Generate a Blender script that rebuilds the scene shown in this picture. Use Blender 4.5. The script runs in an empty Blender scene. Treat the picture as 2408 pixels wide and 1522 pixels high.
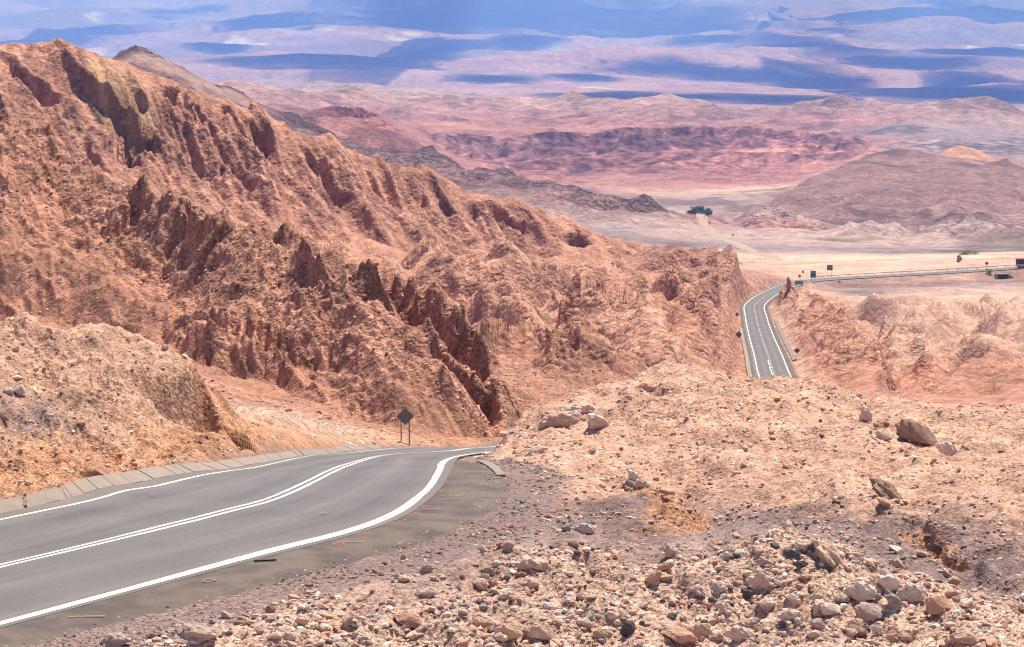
import bpy, bmesh, math, random, time
import numpy as np
from mathutils import Vector, Matrix, Euler
T0 = time.time()
random.seed(7)
rng = np.random.RandomState(11)
R = math.radians
C = bpy.context.scene.collection
S = bpy.context.scene

# ------------------------------------------------------------------ camera
FV = 5430.0                      # focal length in survey units (frame 2408 x 1522)
CX, CY, HY = 1204.0, 761.0, 188.0
PITCH = math.atan((CY - HY) / FV)
cam = bpy.data.cameras.new("camera"); camo = bpy.data.objects.new("camera", cam); C.objects.link(camo)
cam.sensor_width = 36.0; cam.sensor_fit = 'HORIZONTAL'; cam.lens = 36.0 * FV / 2408.0
cam.clip_start = 0.5; cam.clip_end = 200000
camo.location = (0, 0, 0); camo.rotation_euler = (math.pi / 2 - PITCH, 0, 0)
S.camera = camo

# ------------------------------------------------------------------ light
SUN_EL, SUN_AZ = R(68), R(34)     # azimuth measured from straight ahead towards the right
EXPOSURE = 0.66
W = bpy.data.worlds.new("World"); S.world = W; W.use_nodes = True
nt = W.node_tree
bg = nt.nodes['Background']; sky = nt.nodes.new('ShaderNodeTexSky'); sky.sky_type = 'NISHITA'
sky.sun_disc = False; sky.sun_elevation = SUN_EL; sky.sun_rotation = SUN_AZ
sky.altitude = 2500
nt.links.new(sky.outputs[0], bg.inputs[0]); bg.inputs[1].default_value = 0.085
sl = bpy.data.lights.new("sun", 'SUN'); sl.energy = 5.0; sl.angle = R(0.55); sl.color = (1.0, 0.95, 0.87)
so = bpy.data.objects.new("sun", sl); C.objects.link(so)
SDIR = Vector((math.sin(SUN_AZ) * math.cos(SUN_EL), math.cos(SUN_AZ) * math.cos(SUN_EL), math.sin(SUN_EL)))
so.rotation_euler = SDIR.to_track_quat('Z', 'Y').to_euler(); so.location = (0, 0, 50)
S.view_settings.view_transform = 'Standard'; S.view_settings.look = 'None'
S.view_settings.exposure = EXPOSURE; S.view_settings.gamma = 1
S.cycles.use_denoising = True; S.cycles.pixel_filter_type = 'BLACKMAN_HARRIS'; S.cycles.filter_width = 1.15
S.cycles.max_bounces = 6; S.cycles.diffuse_bounces = 3; S.cycles.volume_bounces = 1
S.cycles.glossy_bounces = 2; S.cycles.transmission_bounces = 2; S.cycles.transparent_max_bounces = 6

# ------------------------------------------------------------------ survey helpers
cp, sp = math.cos(PITCH), math.sin(PITCH)
def ray(x, y):
    a = (x - CX) / FV; b = (CY - y) / FV
    d = cp + b * sp
    return a / d, (-sp + b * cp) / d          # X/Y, Z/Y
def P(x, y, Y):
    u, t = ray(x, y)
    return (u * Y, Y, t * Y)
def yz(Z, Y):                                  # frame row of a height at a distance
    t = Z / Y
    b = (t * cp + sp) / (cp - t * sp)
    return CY - b * FV

# ------------------------------------------------------------------ noise
def _hash(ix, iy, seed):
    h = (ix.astype(np.int64) * 374761393 + iy.astype(np.int64) * 668265263 + seed * 1442695041) & 0xffffffff
    h = ((h ^ (h >> 13)) * 1274126177) & 0xffffffff
    h = ((h ^ (h >> 15)) * 2246822519) & 0xffffffff
    return (h ^ (h >> 16)) & 0xffff
_A = np.arange(65536) * (2 * np.pi / 65536)
GX, GY = np.cos(_A), np.sin(_A)
def perlin(x, y, seed=0):
    x0 = np.floor(x); y0 = np.floor(y); fx = x - x0; fy = y - y0
    x0 = x0.astype(np.int64); y0 = y0.astype(np.int64)
    def g(dx, dy):
        h = _hash(x0 + dx, y0 + dy, seed)
        return GX[h] * (fx - dx) + GY[h] * (fy - dy)
    u = fx * fx * fx * (fx * (fx * 6 - 15) + 10); v = fy * fy * fy * (fy * (fy * 6 - 15) + 10)
    a = g(0, 0); b = g(1, 0); c = g(0, 1); d = g(1, 1)
    return ((a + u * (b - a)) * (1 - v) + (c + u * (d - c)) * v) * 1.5
def sstep(a, b, x):
    t = np.clip((x - a) / (b - a), 0, 1); return t * t * (3 - 2 * t)

# ------------------------------------------------------------------ roads (plan)
def crom(pts, n):
    pts = np.array(pts, float); seg = np.linalg.norm(np.diff(pts[:, :2], axis=0), axis=1)
    s = np.r_[0, np.cumsum(seg)]
    t = np.linspace(0, s[-1], n); out = np.empty((n, pts.shape[1]))
    m = np.gradient(pts, s, axis=0)
    k = np.clip(np.searchsorted(s, t, 'right') - 1, 0, len(s) - 2)
    h = (s[k + 1] - s[k])[:, None]; w = ((t - s[k]) / (s[k + 1] - s[k]))[:, None]
    return ((2 * w**3 - 3 * w**2 + 1) * pts[k] + (w**3 - 2 * w**2 + w) * h * m[k] + (-2 * w**3 + 3 * w**2) * pts[k + 1] + (w**3 - w**2) * h * m[k + 1]), t
NEAR_R = [(-16, 30, -9.5), (-12.5, 34.8, -9.5), (-8.87, 40, -9.5), (-5.1, 45.8, -9.5), (-3.57, 48, -9.5), (-2.78, 49.6, -9.5), (-2.34, 51.8, -9.6), (-1.98, 54.5, -9.68), (-1.86, 58, -9.9), (-1.85, 62.2, -10.35), (-1.6, 70.5, -11.55), (-.78, 87, -14.1), (0.6, 110, -17.8), (2.2, 131, -21), (6.2, 155, -25.2), (9, 180, -28.5)]
NEAR_L = [(-22, 34.5, -9.5), (-17, 41, -9.5), (-11, 49.6, -9.5), (-9.62, 52, -9.55), (-9.1, 53.5, -9.6), (-8.6, 54.8, -9.72), (-8.28, 55.9, -9.8), (-7.9, 58.3, -10.05), (-7.55, 61, -10.4), (-7.2, 64.6, -10.9), (-7.07, 79.3, -13.0), (-7.0, 94, -15.3), (-6.5, 108.5, -17.5), (-5.5, 128, -20.5), (-2.0, 158, -25.3), (2.2, 182, -28.5)]
def resamp(pts, n):                             # by index parameter, so both edges stay paired
    pts = np.array(pts, float); t = np.linspace(0, len(pts) - 1, n)
    m = np.gradient(pts, axis=0); k = np.minimum(t.astype(int), len(pts) - 2); w = (t - k)[:, None]
    return (2 * w**3 - 3 * w**2 + 1) * pts[k] + (w**3 - 2 * w**2 + w) * m[k] + (-2 * w**3 + 3 * w**2) * pts[k + 1] + (w**3 - w**2) * m[k + 1]
NR_, NL_ = resamp(NEAR_R, 600), resamp(NEAR_L, 600)
FARC = [(1822, 893, 497), (1816, 868, 530), (1806, 835, 580), (1790, 790, 665), (1778, 745, 760), (1775, 718, 820), (1790, 703, 858), (1828, 682, 912), (1860, 670, 942), (1905, 660, 960), (1950, 656, 972), (2050, 650, 985), (2200, 642, 1000), (2408, 629, 1012), (2600, 617, 1025), (2900, 600, 1040)]
far_pts = [P(*p) for p in FARC]
mid = [(5.6, 181, -28.5), (11, 215, -33), (19, 270, -39.5), (29, 340, -47.5), (42, 420, -56.5), (52, 470, -61.6)]
FC, FS = crom(mid + far_pts, 2600)
def normals2(c):
    d = np.gradient(c[:, :2], axis=0); d /= np.linalg.norm(d, axis=1)[:, None]
    return np.c_[-d[:, 1], d[:, 0]]             # points to the left of travel
FN = normals2(FC)
FL_ = np.c_[FC[:, :2] + FN * 3.5, FC[:, 2]]; FR_ = np.c_[FC[:, :2] - FN * 3.5, FC[:, 2]]
RL = np.r_[NL_, FL_]; RR = np.r_[NR_, FR_]       # left and right edge lines, whole road
RC = (RL + RR) / 2; RH = (RL - RR) / 2           # centre, half vector towards the left edge

# ------------------------------------------------------------------ palette (albedo)
PAL = dict(sand=(.50, .285, .205), pale=(.53, .345, .26), red=(.40, .19, .13), redd=(.34, .16, .108), redlit=(.46, .235, .165), rock=(.34, .165, .118), orange=(.45, .22, .13),
           gravel=(.21, .14, .132), tan=(.35, .205, .165), pink=(.32, .155, .135), greyp=(.23, .17, .17), dark=(.135, .08, .08), hump=(.31, .185, .15),
           mesa=(.32, .135, .118), mesadark=(.215, .10, .095), mesatop=(.35, .16, .132), floor=(.39, .26, .225), lit=(.51, .31, .235), ochre=(.39, .225, .13),
           brown=(.24, .135, .118), stony=(.48, .305, .235), dust=(.32, .21, .19), far=(.34, .185, .165), bank=(.42, .24, .165))
CUR = []
def cv(pts, col, rough=.10, fin=0., back=None, bcol=None, cyc=0):
    CUR.append((np.array(pts, float), PAL[col], rough, fin))
    if back:
        fy, dz = back
        q = []
        for x, y, Y in pts:
            X, _, Z = P(x, y, Y); Y2 = Y * fy; q.append((x, yz(Z - dz, Y2), Y2))
        CUR.append((np.array(q, float), PAL[bcol or col], rough, fin))
def flat(Z, Y, xs, col, rough=.1, fin=0.):
    cv([(x, yz(Z, Y), Y) for x in xs], col, rough, fin)
# --- foreground
flat(-9.6, 22, (-1500, 4000), 'sand', .1); flat(-9.6, 30, (250, 4000), 'sand', .12)
cv([(250, 1522, 38.4), (1000, 1522, 38.3), (1500, 1515, 38.3), (1850, 1500, 38.8), (2200, 1510, 38.5), (2600, 1515, 38.4)], 'stony', .16)
cv([(1250, 1395, 43), (1450, 1375, 43.6), (1600, 1335, 43.8), (1750, 1275, 43.6), (1850, 1247, 43.3), (1950, 1262, 43), (2050, 1312, 42.6), (2150, 1348, 42.6), (2250, 1372, 42.6), (2408, 1400, 42.4), (2600, 1410, 42)], 'stony', .18)
cv([(1500, 1290, 47.2), (1650, 1275, 47.5), (1750, 1262, 47.8), (1900, 1262, 48), (2050, 1290, 47), (2200, 1330, 45.5), (2408, 1345, 45), (2600, 1340, 45)], 'gravel', .1)
cv([(950, 1345, 44.8), (1100, 1300, 46.6), (1180, 1240, 49.4), (1230, 1180, 52.6)], 'gravel', .08)
cv([(1150, 1400, 42.5), (1300, 1330, 45.2)], 'stony', .16)
cv([(1250, 1255, 48.6), (1350, 1235, 49.2), (1450, 1215, 50), (1530, 1205, 50.6)], 'gravel', .08)
cv([(1530, 1240, 50.0), (1600, 1248, 49.8), (1660, 1262, 49.2)], 'orange', .14)
cv([(1500, 1185, 51.8), (1560, 1178, 51.6), (1620, 1190, 51.2), (1680, 1215, 50.8), (1720, 1240, 50.2)], 'orange', .18)
cv([(1680, 1175, 53), (1760, 1215, 51.5), (1800, 1240, 50.5)], 'gravel', .08)
cv([(1750, 1190, 52.3), (1900, 1205, 51.8), (2000, 1230, 51), (2100, 1275, 49.3), (2200, 1310, 48), (2330, 1340, 46.6)], 'gravel', .1)
cv([(2080, 1205, 51.6), (2150, 1225, 50.8), (2230, 1268, 49.4), (2300, 1310, 47.8), (2370, 1345, 46.6)], 'gravel', .12)
cv([(2065, 1225, 50.9), (2130, 1250, 50.1), (2200, 1290, 48.7), (2280, 1335, 47.1)], 'orange', .16)
cv([(1350, 1130, 56.6), (1500, 1140, 56), (1700, 1130, 56), (1900, 1150, 54.4), (2100, 1170, 53.4), (2300, 1200, 52), (2600, 1210, 51)], 'sand', .12)
cv([(1180, 1120, 59), (1260, 1090, 60.5), (1350, 1065, 62), (1600, 1060, 62.4), (2000, 1060, 62), (2300, 1070, 61), (2600, 1080, 60)], 'sand', .12)
cv([(1172, 1082, 66), (1240, 1040, 68.5), (1400, 990, 70.5), (1600, 960, 71.5), (1800, 965, 71), (2000, 1000, 69), (2200, 1010, 68), (2600, 1020, 67)], 'sand', .16)
cv([(1163, 1056, 72), (1180, 1028, 74), (1195, 1005, 75), (1225, 977, 76), (1290, 952, 77), (1350, 926, 78), (1420, 911, 79), (1480, 892, 80), (1520, 868, 80), (1570, 864, 80), (1640, 878, 80), (1700, 883, 80), (1760, 892, 80), (1830, 898, 80), (1900, 908, 80), (1960, 920, 79), (1985, 935, 78), (2100, 938, 78), (2250, 947, 77), (2330, 957, 76), (2408, 962, 76), (2700, 970, 76)], 'sand', .13, back=(1.14, 5), bcol='red')
flat(-22, 105, (1330, 4000), 'red', .1); flat(-34, 190, (1400, 1700), 'red', .1); flat(-43, 250, (1560, 4000), 'red', .1)
# --- left bank beside the road
cv([(-200, 745, 72), (0, 750, 72), (100, 757, 73), (200, 774, 74), (300, 800, 75), (390, 820, 76), (435, 838, 77), (455, 862, 77)], 'sand', .13, back=(1.10, 3.0))
cv([(462, 880, 77), (474, 930, 75), (492, 975, 73.5), (525, 1020, 72), (560, 1050, 71.5)], 'orange', .26)
cv([(495, 900, 84), (520, 960, 81), (560, 1020, 78)], 'orange', .26)
cv([(-200, 885, 66), (0, 885, 66), (150, 905, 66), (230, 930, 66.3), (300, 950, 67), (380, 965, 69)], 'bank', .14)
cv([(0, 965, 61.6), (90, 975, 61.2), (160, 978, 61.8)], 'gravel', .12)
cv([(-200, 1010, 59), (0, 1010, 59), (150, 1010, 60.5), (300, 1010, 63)], 'bank', .14)
cv([(340, 900, 72), (400, 885, 74), (440, 890, 75)], 'bank', .16)
cv([(-200, 1090, 55.6), (0, 1085, 55.6), (200, 1070, 59), (350, 1060, 61.5), (450, 1040, 65), (545, 1058, 68)], 'orange', .18)
flat(-14.5, 98, (-1200, 380), 'red', .1)
cv([(560, 1005, 84), (640, 1022, 86), (720, 1038, 94), (800, 1046, 105), (900, 1046, 121), (1000, 1046, 140), (1155, 1046, 168)], 'orange', .10)
cv([(505, 940, 95), (600, 960, 100), (700, 985, 108), (800, 1015, 122), (880, 1030, 136)], 'stony', .18)
# --- big gravel slope
cv([(-300, 745, 226), (0, 742, 222), (200, 772, 212), (380, 816, 200), (480, 868, 192), (600, 892, 188), (700, 922, 182), (850, 987, 172), (950, 1012, 164), (1050, 1026, 166), (1165, 1030, 175)], 'redd', .10)
cv([(385, 818, 198), (420, 791, 197), (455, 762, 196), (490, 752, 195), (530, 766, 194.5), (580, 775, 193), (640, 812, 189), (690, 850, 185)], 'red', .14, back=(1.012, 1.5))
def yv(curve, tab):                              # give a line its distances from a table by frame column
    xs_, ys_ = zip(*tab); return [(x, y, float(np.interp(x, xs_, ys_))) for x, y in curve]
BASE = [(-300, 262), (0, 247), (150, 240), (234, 232), (400, 213), (538, 198), (709, 189), (851, 181), (1042, 173.5), (1115, 172.5), (1170, 176)]
RIM = [(-300, 278), (0, 263), (150, 256), (220, 248), (345, 236), (460, 222), (534, 214.5), (676, 205.5), (788, 198), (890, 193), (999, 187.5), (1049, 183.5), (1115, 181), (1184, 181.5), (1220, 182.5)]
MIDT = [(-300, 246), (0, 233), (150, 227), (300, 213), (560, 193), (760, 184), (950, 170.5), (1100, 171)]
cv(yv([(-300, 560), (0, 565), (150, 600), (300, 690), (560, 810), (760, 860), (950, 910), (1100, 985)], MIDT), 'redd', .09)
cv(yv([(-300, 380), (0, 405), (100, 480), (150, 522), (234, 568), (300, 635), (400, 702), (538, 739), (600, 735), (709, 788), (782, 821), (851, 811), (933, 841), (1042, 866), (1065, 904), (1115, 970), (1170, 1003)], BASE), 'red', .15)
cv(yv([(-300, 250), (-60, 255), (0, 272), (60, 289), (110, 312), (150, 350), (220, 402), (290, 438), (345, 441), (400, 467), (460, 502), (534, 521), (542, 560), (551, 566), (584, 545), (640, 575), (676, 588), (726, 588), (755, 606), (788, 654), (828, 628), (867, 623), (890, 650), (933, 739), (999, 766), (1049, 832), (1115, 858), (1158, 898), (1184, 928), (1220, 985)], RIM), 'rock', .21, back=(1.04, 4))
cv([(550, 524, 228), (620, 530, 226), (720, 560, 220), (800, 610, 213), (890, 630, 207), (960, 662, 202), (983, 681, 200), (1049, 714, 196), (1118, 753, 192), (1164, 800, 189), (1200, 870, 187), (1232, 960, 187)], 'rock', .2, back=(1.05, 6))
cv([(230, 395, 256), (300, 436, 250), (400, 462, 240), (490, 490, 232), (560, 520, 229)], 'redlit', .1, back=(1.05, 7))
flat(-50, 400, (-2500, 760), 'red', .1); flat(-62, 620, (-2500, 600), 'red', .1)
# --- badlands between the slope and the long ridge
cv([(760, 622, 640), (900, 650, 600), (1000, 690, 560), (1100, 745, 500), (1200, 790, 440), (1250, 880, 330)], 'red', .12, .25)
cv([(1285, 900, 318), (1292, 850, 326), (1300, 790, 338), (1320, 738, 348), (1345, 742, 350), (1400, 786, 350), (1470, 830, 345), (1530, 868, 335)], 'rock', .26, .1, back=(1.07, 8))
cv([(1180, 800, 430), (1250, 745, 470), (1330, 700, 480), (1420, 663, 485), (1480, 670, 480), (1547, 735, 440), (1600, 810, 400)], 'redlit', .12, .1, back=(1.12, 9))
cv([(900, 615, 700), (1000, 620, 680), (1060, 640, 660), (1130, 620, 680), (1220, 640, 690), (1290, 650, 690), (1380, 635, 720), (1450, 655, 720), (1520, 690, 700)], 'redlit', .10, back=(1.06, 7))
cv([(1450, 760, 520), (1530, 780, 470), (1580, 850, 420)], 'red', .12, .15)
# --- long ridge
cv([(100, 330, 806), (250, 385, 808), (450, 470, 812), (600, 520, 824), (760, 560, 843), (900, 585, 870), (1100, 600, 913), (1300, 602, 962), (1500, 612, 1022)], 'red', .12, .8)
cv([(0, 230, 846), (200, 290, 842), (400, 330, 856), (600, 400, 873), (800, 460, 901), (1000, 500, 934), (1200, 530, 970), (1400, 575, 1025)], 'rock', .15, 1.0)
cv([(-300, 120, 880), (-60, 106, 880), (0, 104, 880), (60, 107, 880), (110, 99, 880), (128, 92, 880), (136, 91, 880), (180, 110, 885), (240, 130, 890), (265, 136, 892), (330, 158, 900), (400, 180, 905), (430, 204, 908), (500, 229, 915), (580, 253, 925), (600, 241, 928), (640, 269, 932), (700, 309, 940), (780, 323, 948), (830, 346, 955), (900, 375, 965), (950, 387, 972), (1000, 385, 980), (1040, 411, 985), (1090, 443, 992), (1110, 460, 1000), (1200, 457, 1010), (1250, 475, 1020), (1300, 501, 1030), (1400, 541, 1050), (1450, 553, 1060), (1520, 577, 1080), (1548, 593, 1090)], 'red', .12, .12, back=(1.08, 30))
flat(-95, 1230, (-2500, 1400), 'brown', .1)
cv([(222, 166, 875), (270, 202, 868), (325, 243, 860)], 'ochre', .06)
cv([(235, 158, 879), (300, 205, 871), (345, 240, 866)], 'ochre', .06)
# --- hill beside the distant road
cv([(1480, 603, 1000), (1560, 590, 960), (1640, 590, 900), (1700, 607, 870), (1729, 599, 860), (1750, 622, 845), (1768, 655, 830), (1783, 690, 812)], 'rock', .2, .2, back=(1.05, 9))
cv([(1500, 660, 830), (1600, 670, 770), (1655, 720, 670), (1665, 790, 560), (1680, 850, 495), (1700, 890, 470)], 'rock', .2, .35)
cv([(1560, 720, 640), (1600, 800, 500), (1640, 870, 440)], 'red', .12, .3)
cv([(1745, 700, 795), (1735, 735, 745), (1738, 790, 650), (1748, 860, 530), (1752, 900, 480)], 'red', .14, .2)
# --- ridge right of the distant road
cv([(1850, 676, 850), (1862, 671, 835), (1900, 690, 772), (1930, 704, 716), (1990, 758, 604), (2030, 800, 528), (2049, 806, 510), (2062, 832, 488), (2079, 830, 474), (2110, 850, 456), (2139, 869, 442), (2180, 925, 390)], 'red', .17, .1, back=(1.05, 5))
cv([(1870, 760, 690), (1890, 800, 610), (1920, 850, 530), (1975, 900, 455)], 'red', .12, .15)
cv([(1820, 705, 815), (1838, 740, 740), (1862, 800, 620), (1890, 860, 525), (1905, 900, 480)], 'sand', .1)
cv([(1966, 930, 425), (2020, 890, 450), (2073, 858, 470)], 'red', .08)
cv([(2082, 880, 452), (2086, 938, 405)], 'rock', .1)
# --- sandy badlands on the right
cv([(1900, 690, 850), (1980, 700, 850), (2200, 700, 850), (2408, 698, 850), (2700, 690, 850)], 'lit', .05)
cv([(2000, 740, 740), (2100, 760, 700), (2250, 760, 700), (2408, 755, 700), (2700, 750, 700)], 'lit', .05)
cv([(2100, 820, 590), (2150, 830, 570), (2300, 825, 560), (2408, 815, 560), (2700, 800, 560)], 'lit', .05)
cv([(1960, 673, 950), (2050, 674, 958), (2200, 670, 968), (2408, 659, 984), (2700, 645, 1000)], 'brown', .05)
cv([(1965, 682, 905), (2050, 684, 905), (2200, 676, 925), (2408, 664, 950)], 'dust', .05)
cv([(1985, 690, 865), (2040, 692, 862), (2080, 688, 872)], 'greyp', .05)
cv([(2070, 840, 535), (2106, 806, 548), (2150, 826, 540), (2185, 850, 530)], 'sand', .1, .1, back=(1.03, 3))
cv([(2155, 872, 490), (2185, 850, 495), (2213, 840, 498), (2240, 856, 494), (2258, 872, 486)], 'red', .1, .1, back=(1.05, 5))
cv([(2235, 885, 455), (2280, 860, 465), (2333, 836, 475), (2370, 860, 465), (2408, 890, 450), (2600, 900, 440)], 'red', .1, .15, back=(1.07, 7))
cv([(2140, 905, 418), (2193, 876, 430), (2260, 890, 425), (2320, 935, 400)], 'red', .1, .1, back=(1.06, 5))
cv([(2100, 942, 372), (2200, 938, 345), (2300, 942, 335), (2408, 935, 335), (2700, 930, 335)], 'red', .08)
# --- valley floor
cv([(1870, 652, 1005), (2100, 636, 1025), (2408, 616, 1040), (2700, 600, 1050)], 'lit', .03)
cv([(1600, 607, 1250), (1800, 622, 1150), (2050, 628, 1090), (2300, 612, 1100), (2700, 600, 1100)], 'lit', .03)
cv([(1550, 592, 1340), (1700, 600, 1290), (1900, 605, 1230), (2050, 605, 1210), (2300, 596, 1220), (2700, 590, 1220)], 'pale', .03)
cv([(1560, 574, 1450), (1620, 580, 1430)], 'dark', .03)
cv([(1650, 578, 1430), (1900, 590, 1350), (2200, 594, 1310), (2700, 590, 1300)], 'greyp', .03)
cv([(1540, 556, 1600), (1640, 556, 1640), (1800, 562, 1580), (2000, 572, 1560), (2200, 576, 1520), (2700, 570, 1520)], 'floor', .03)
# --- far right: brown hill with pale cones
cv([(1730, 512, 2000), (1770, 486, 2030), (1805, 468, 2050), (1840, 488, 2030), (1890, 508, 2000)], 'dust', .16, .2, back=(1.05, 18))
cv([(1690, 515, 1900), (1760, 508, 1900), (1890, 510, 1900)], 'mesa', .14, .2)
cv([(1950, 528, 1750), (2000, 500, 1790), (2050, 485, 1800), (2100, 502, 1790), (2150, 528, 1750)], 'dust', .09, .2, back=(1.05, 22))
cv([(2170, 540, 1650), (2220, 515, 1690), (2275, 508, 1700), (2340, 520, 1690), (2408, 535, 1650), (2500, 530, 1650)], 'dust', .16, .3, back=(1.05, 22))
cv([(1640, 540, 1800), (1760, 545, 1720), (1880, 540, 1720), (1960, 552, 1680)], 'floor', .05)
cv([(1780, 500, 2200), (1900, 500, 2100), (2000, 480, 2120), (2200, 490, 2100), (2500, 480, 2100)], 'brown', .08, .2)
cv([(1760, 505, 2200), (1800, 488, 2350), (1850, 446, 2500), (1900, 416, 2600), (1990, 381, 2750), (2050, 352, 2850), (2100, 346, 2850), (2200, 356, 2800), (2300, 369, 2750), (2408, 386, 2700), (2700, 410, 2700)], 'brown', .10, .1, back=(1.08, 50), bcol='dust')
cv([(1950, 440, 2450), (2100, 420, 2500), (2250, 430, 2450), (2408, 440, 2400)], 'brown', .10, .35)
# --- dark ridge behind the long ridge
cv([(200, 180, 2300), (268, 135, 2300), (300, 126, 2300), (330, 124, 2300), (362, 124, 2300), (400, 140, 2300), (450, 160, 2320), (500, 186, 2350), (550, 206, 2380), (600, 230, 2420), (650, 257, 2420), (700, 277, 2420), (780, 312, 2380), (900, 349, 2300), (1000, 358, 2250), (1060, 385, 2200), (1150, 393, 2150), (1200, 413, 2100), (1260, 434, 2050), (1350, 442, 2000), (1400, 455, 1990), (1470, 461, 1990), (1530, 473, 2000), (1560, 490, 2050), (1612, 513, 2080)], 'dark', .2, .1, back=(1.1, 60), bcol='brown')
cv([(230, 165, 2290), (290, 133, 2290), (330, 130, 2290), (380, 138, 2290), (430, 158, 2290), (490, 188, 2300), (540, 208, 2340), (600, 236, 2380)], 'hump', .05)
cv([(230, 175, 2240), (330, 150, 2240), (430, 175, 2240), (500, 205, 2260), (560, 228, 2280)], 'hump', .08)
cv([(300, 150, 2220), (450, 200, 2200), (600, 260, 2200)], 'brown', .12)
cv([(900, 400, 2050), (1100, 430, 1950), (1300, 452, 1900), (1400, 480, 1860), (1500, 500, 1850)], 'brown', .10, .1)
cv([(1250, 500, 1700), (1400, 512, 1700), (1480, 515, 1720), (1560, 520, 1800)], 'dust', .09, .2)
cv([(1200, 560, 1450), (1400, 560, 1450), (1480, 545, 1560)], 'greyp', .05)
# --- red knob, mesa, pink hills
cv([(690, 275, 3000), (715, 262, 3000), (745, 253, 3000), (800, 250, 3000), (850, 253, 3000), (900, 272, 3000), (950, 304, 2950), (1000, 345, 2900)], 'mesa', .16, back=(1.08, 60))
cv([(760, 300, 2800), (900, 330, 2750), (1000, 362, 2650)], 'mesa', .12)
cv([(600, 250, 3600), (800, 285, 3500), (1000, 300, 3700)], 'pink', .1)
cv([(960, 309, 4100), (1000, 312, 4100), (1100, 310, 4100), (1160, 318, 4080), (1178, 336, 4040), (1192, 320, 4080), (1250, 312, 4100), (1400, 311, 4120), (1460, 303, 4130), (1530, 297, 4150), (1620, 299, 4150), (1720, 298, 4150), (1850, 303, 4100), (1950, 312, 4050), (2010, 325, 4000), (2070, 346, 3900)], 'mesadark', .13, back=(1.05, 15), bcol='mesatop')
cv([(960, 338, 4010), (1050, 352, 3960), (1150, 372, 3900), (1250, 366, 3920), (1400, 356, 3960), (1500, 343, 4010), (1600, 335, 4040), (1700, 331, 4050), (1900, 332, 3990), (2040, 352, 3860)], 'mesadark', .22)
cv([(980, 350, 3985), (1150, 382, 3870), (1250, 378, 3890), (1400, 368, 3925), (1500, 356, 3975), (1600, 350, 4000), (1700, 346, 4005), (1900, 350, 3950), (2020, 362, 3830)], 'mesa', .1)
cv([(1050, 372, 3750), (1200, 400, 3700), (1400, 395, 3700), (1650, 385, 3720), (1900, 375, 3720)], 'mesa', .2)
cv([(1150, 415, 3450), (1250, 430, 3450), (1400, 436, 3400), (1550, 440, 3350), (1700, 436, 3350), (1850, 428, 3400), (1920, 400, 3550), (2060, 352, 3820)], 'mesatop', .1)
cv([(1380, 425, 3480), (1450, 418, 3520), (1550, 422, 3500)], 'pink', .08)
cv([(1530, 455, 3200), (1700, 447, 3250), (1850, 440, 3300)], 'lit', .02)
cv([(1550, 470, 2950), (1700, 465, 2950), (1820, 460, 2950)], 'dust', .03)
cv([(1560, 490, 2700), (1650, 500, 2600), (1760, 498, 2500)], 'dust', .06)
cv([(400, 200, 5200), (520, 191, 5200), (560, 196, 5200), (600, 201, 5300), (640, 208, 5300), (700, 216, 5400), (800, 221, 5800), (870, 212, 6400), (930, 207, 6500), (990, 207, 6500), (1060, 215, 6500), (1120, 230, 6500), (1200, 238, 6500), (1262, 244, 6400), (1290, 235, 6000), (1340, 227, 6000), (1450, 232, 6000), (1560, 227, 6000), (1640, 245, 6000), (1750, 250, 6000), (1850, 245, 6000), (1960, 238, 6000), (2060, 238, 6000), (2150, 250, 6000), (2182, 256, 5950), (2220, 233, 5600), (2280, 222, 5600), (2340, 235, 5600), (2408, 268, 5500), (2550, 300, 5400)], 'tan', .1, .1, back=(1.1, 70))
cv([(560, 240, 4600), (700, 262, 4600), (850, 285, 4700), (1000, 290, 4800), (1200, 275, 5200), (1400, 285, 5000), (1600, 290, 5000), (1800, 285, 5000), (2000, 285, 5000), (2100, 300, 4800)], 'pink', .1, .1)
cv([(900, 292, 4400), (1000, 302, 4350), (1150, 304, 4350), (1300, 300, 4350)], 'mesatop', .04)
cv([(2050, 315, 4500), (2150, 300, 4650), (2300, 305, 4600), (2450, 330, 4400)], 'greyp', .04)
cv([(2090, 345, 3950), (2250, 350, 3850), (2450, 362, 3700)], 'greyp', .05)
cv([(2195, 364, 3300), (2225, 348, 3300), (2256, 341, 3300), (2290, 350, 3300), (2325, 366, 3300)], 'orange', .05, back=(1.03, 12), bcol='brown')
# --- far plain climbing to the mountains
xs = (-900, 0, 600, 1204, 1800, 2408, 3300)
cv([(640, 202, 8500), (750, 191, 8500), (870, 196, 8500), (1000, 204, 8500), (1130, 223, 8500), (1250, 234, 8500)], 'dust', .05, back=(1.05, 30))
cv([(x, 252, 9300) for x in xs], 'far', .03)
cv([(-900, 215, 12500), (600, 205, 12500), (1300, 215, 12500), (2408, 238, 12500), (3300, 240, 12500)], 'far', .04)
cv([(x, 172, 18000) for x in xs], 'far', .05)
cv([(x, 125, 26000) for x in xs], 'far', .06)
cv([(x, 72, 36000) for x in xs], 'far', .06)
cv([(x, 12, 50000) for x in xs], 'far', .06)
cv([(x, -60, 70000) for x in xs], 'far', .06)

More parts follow.
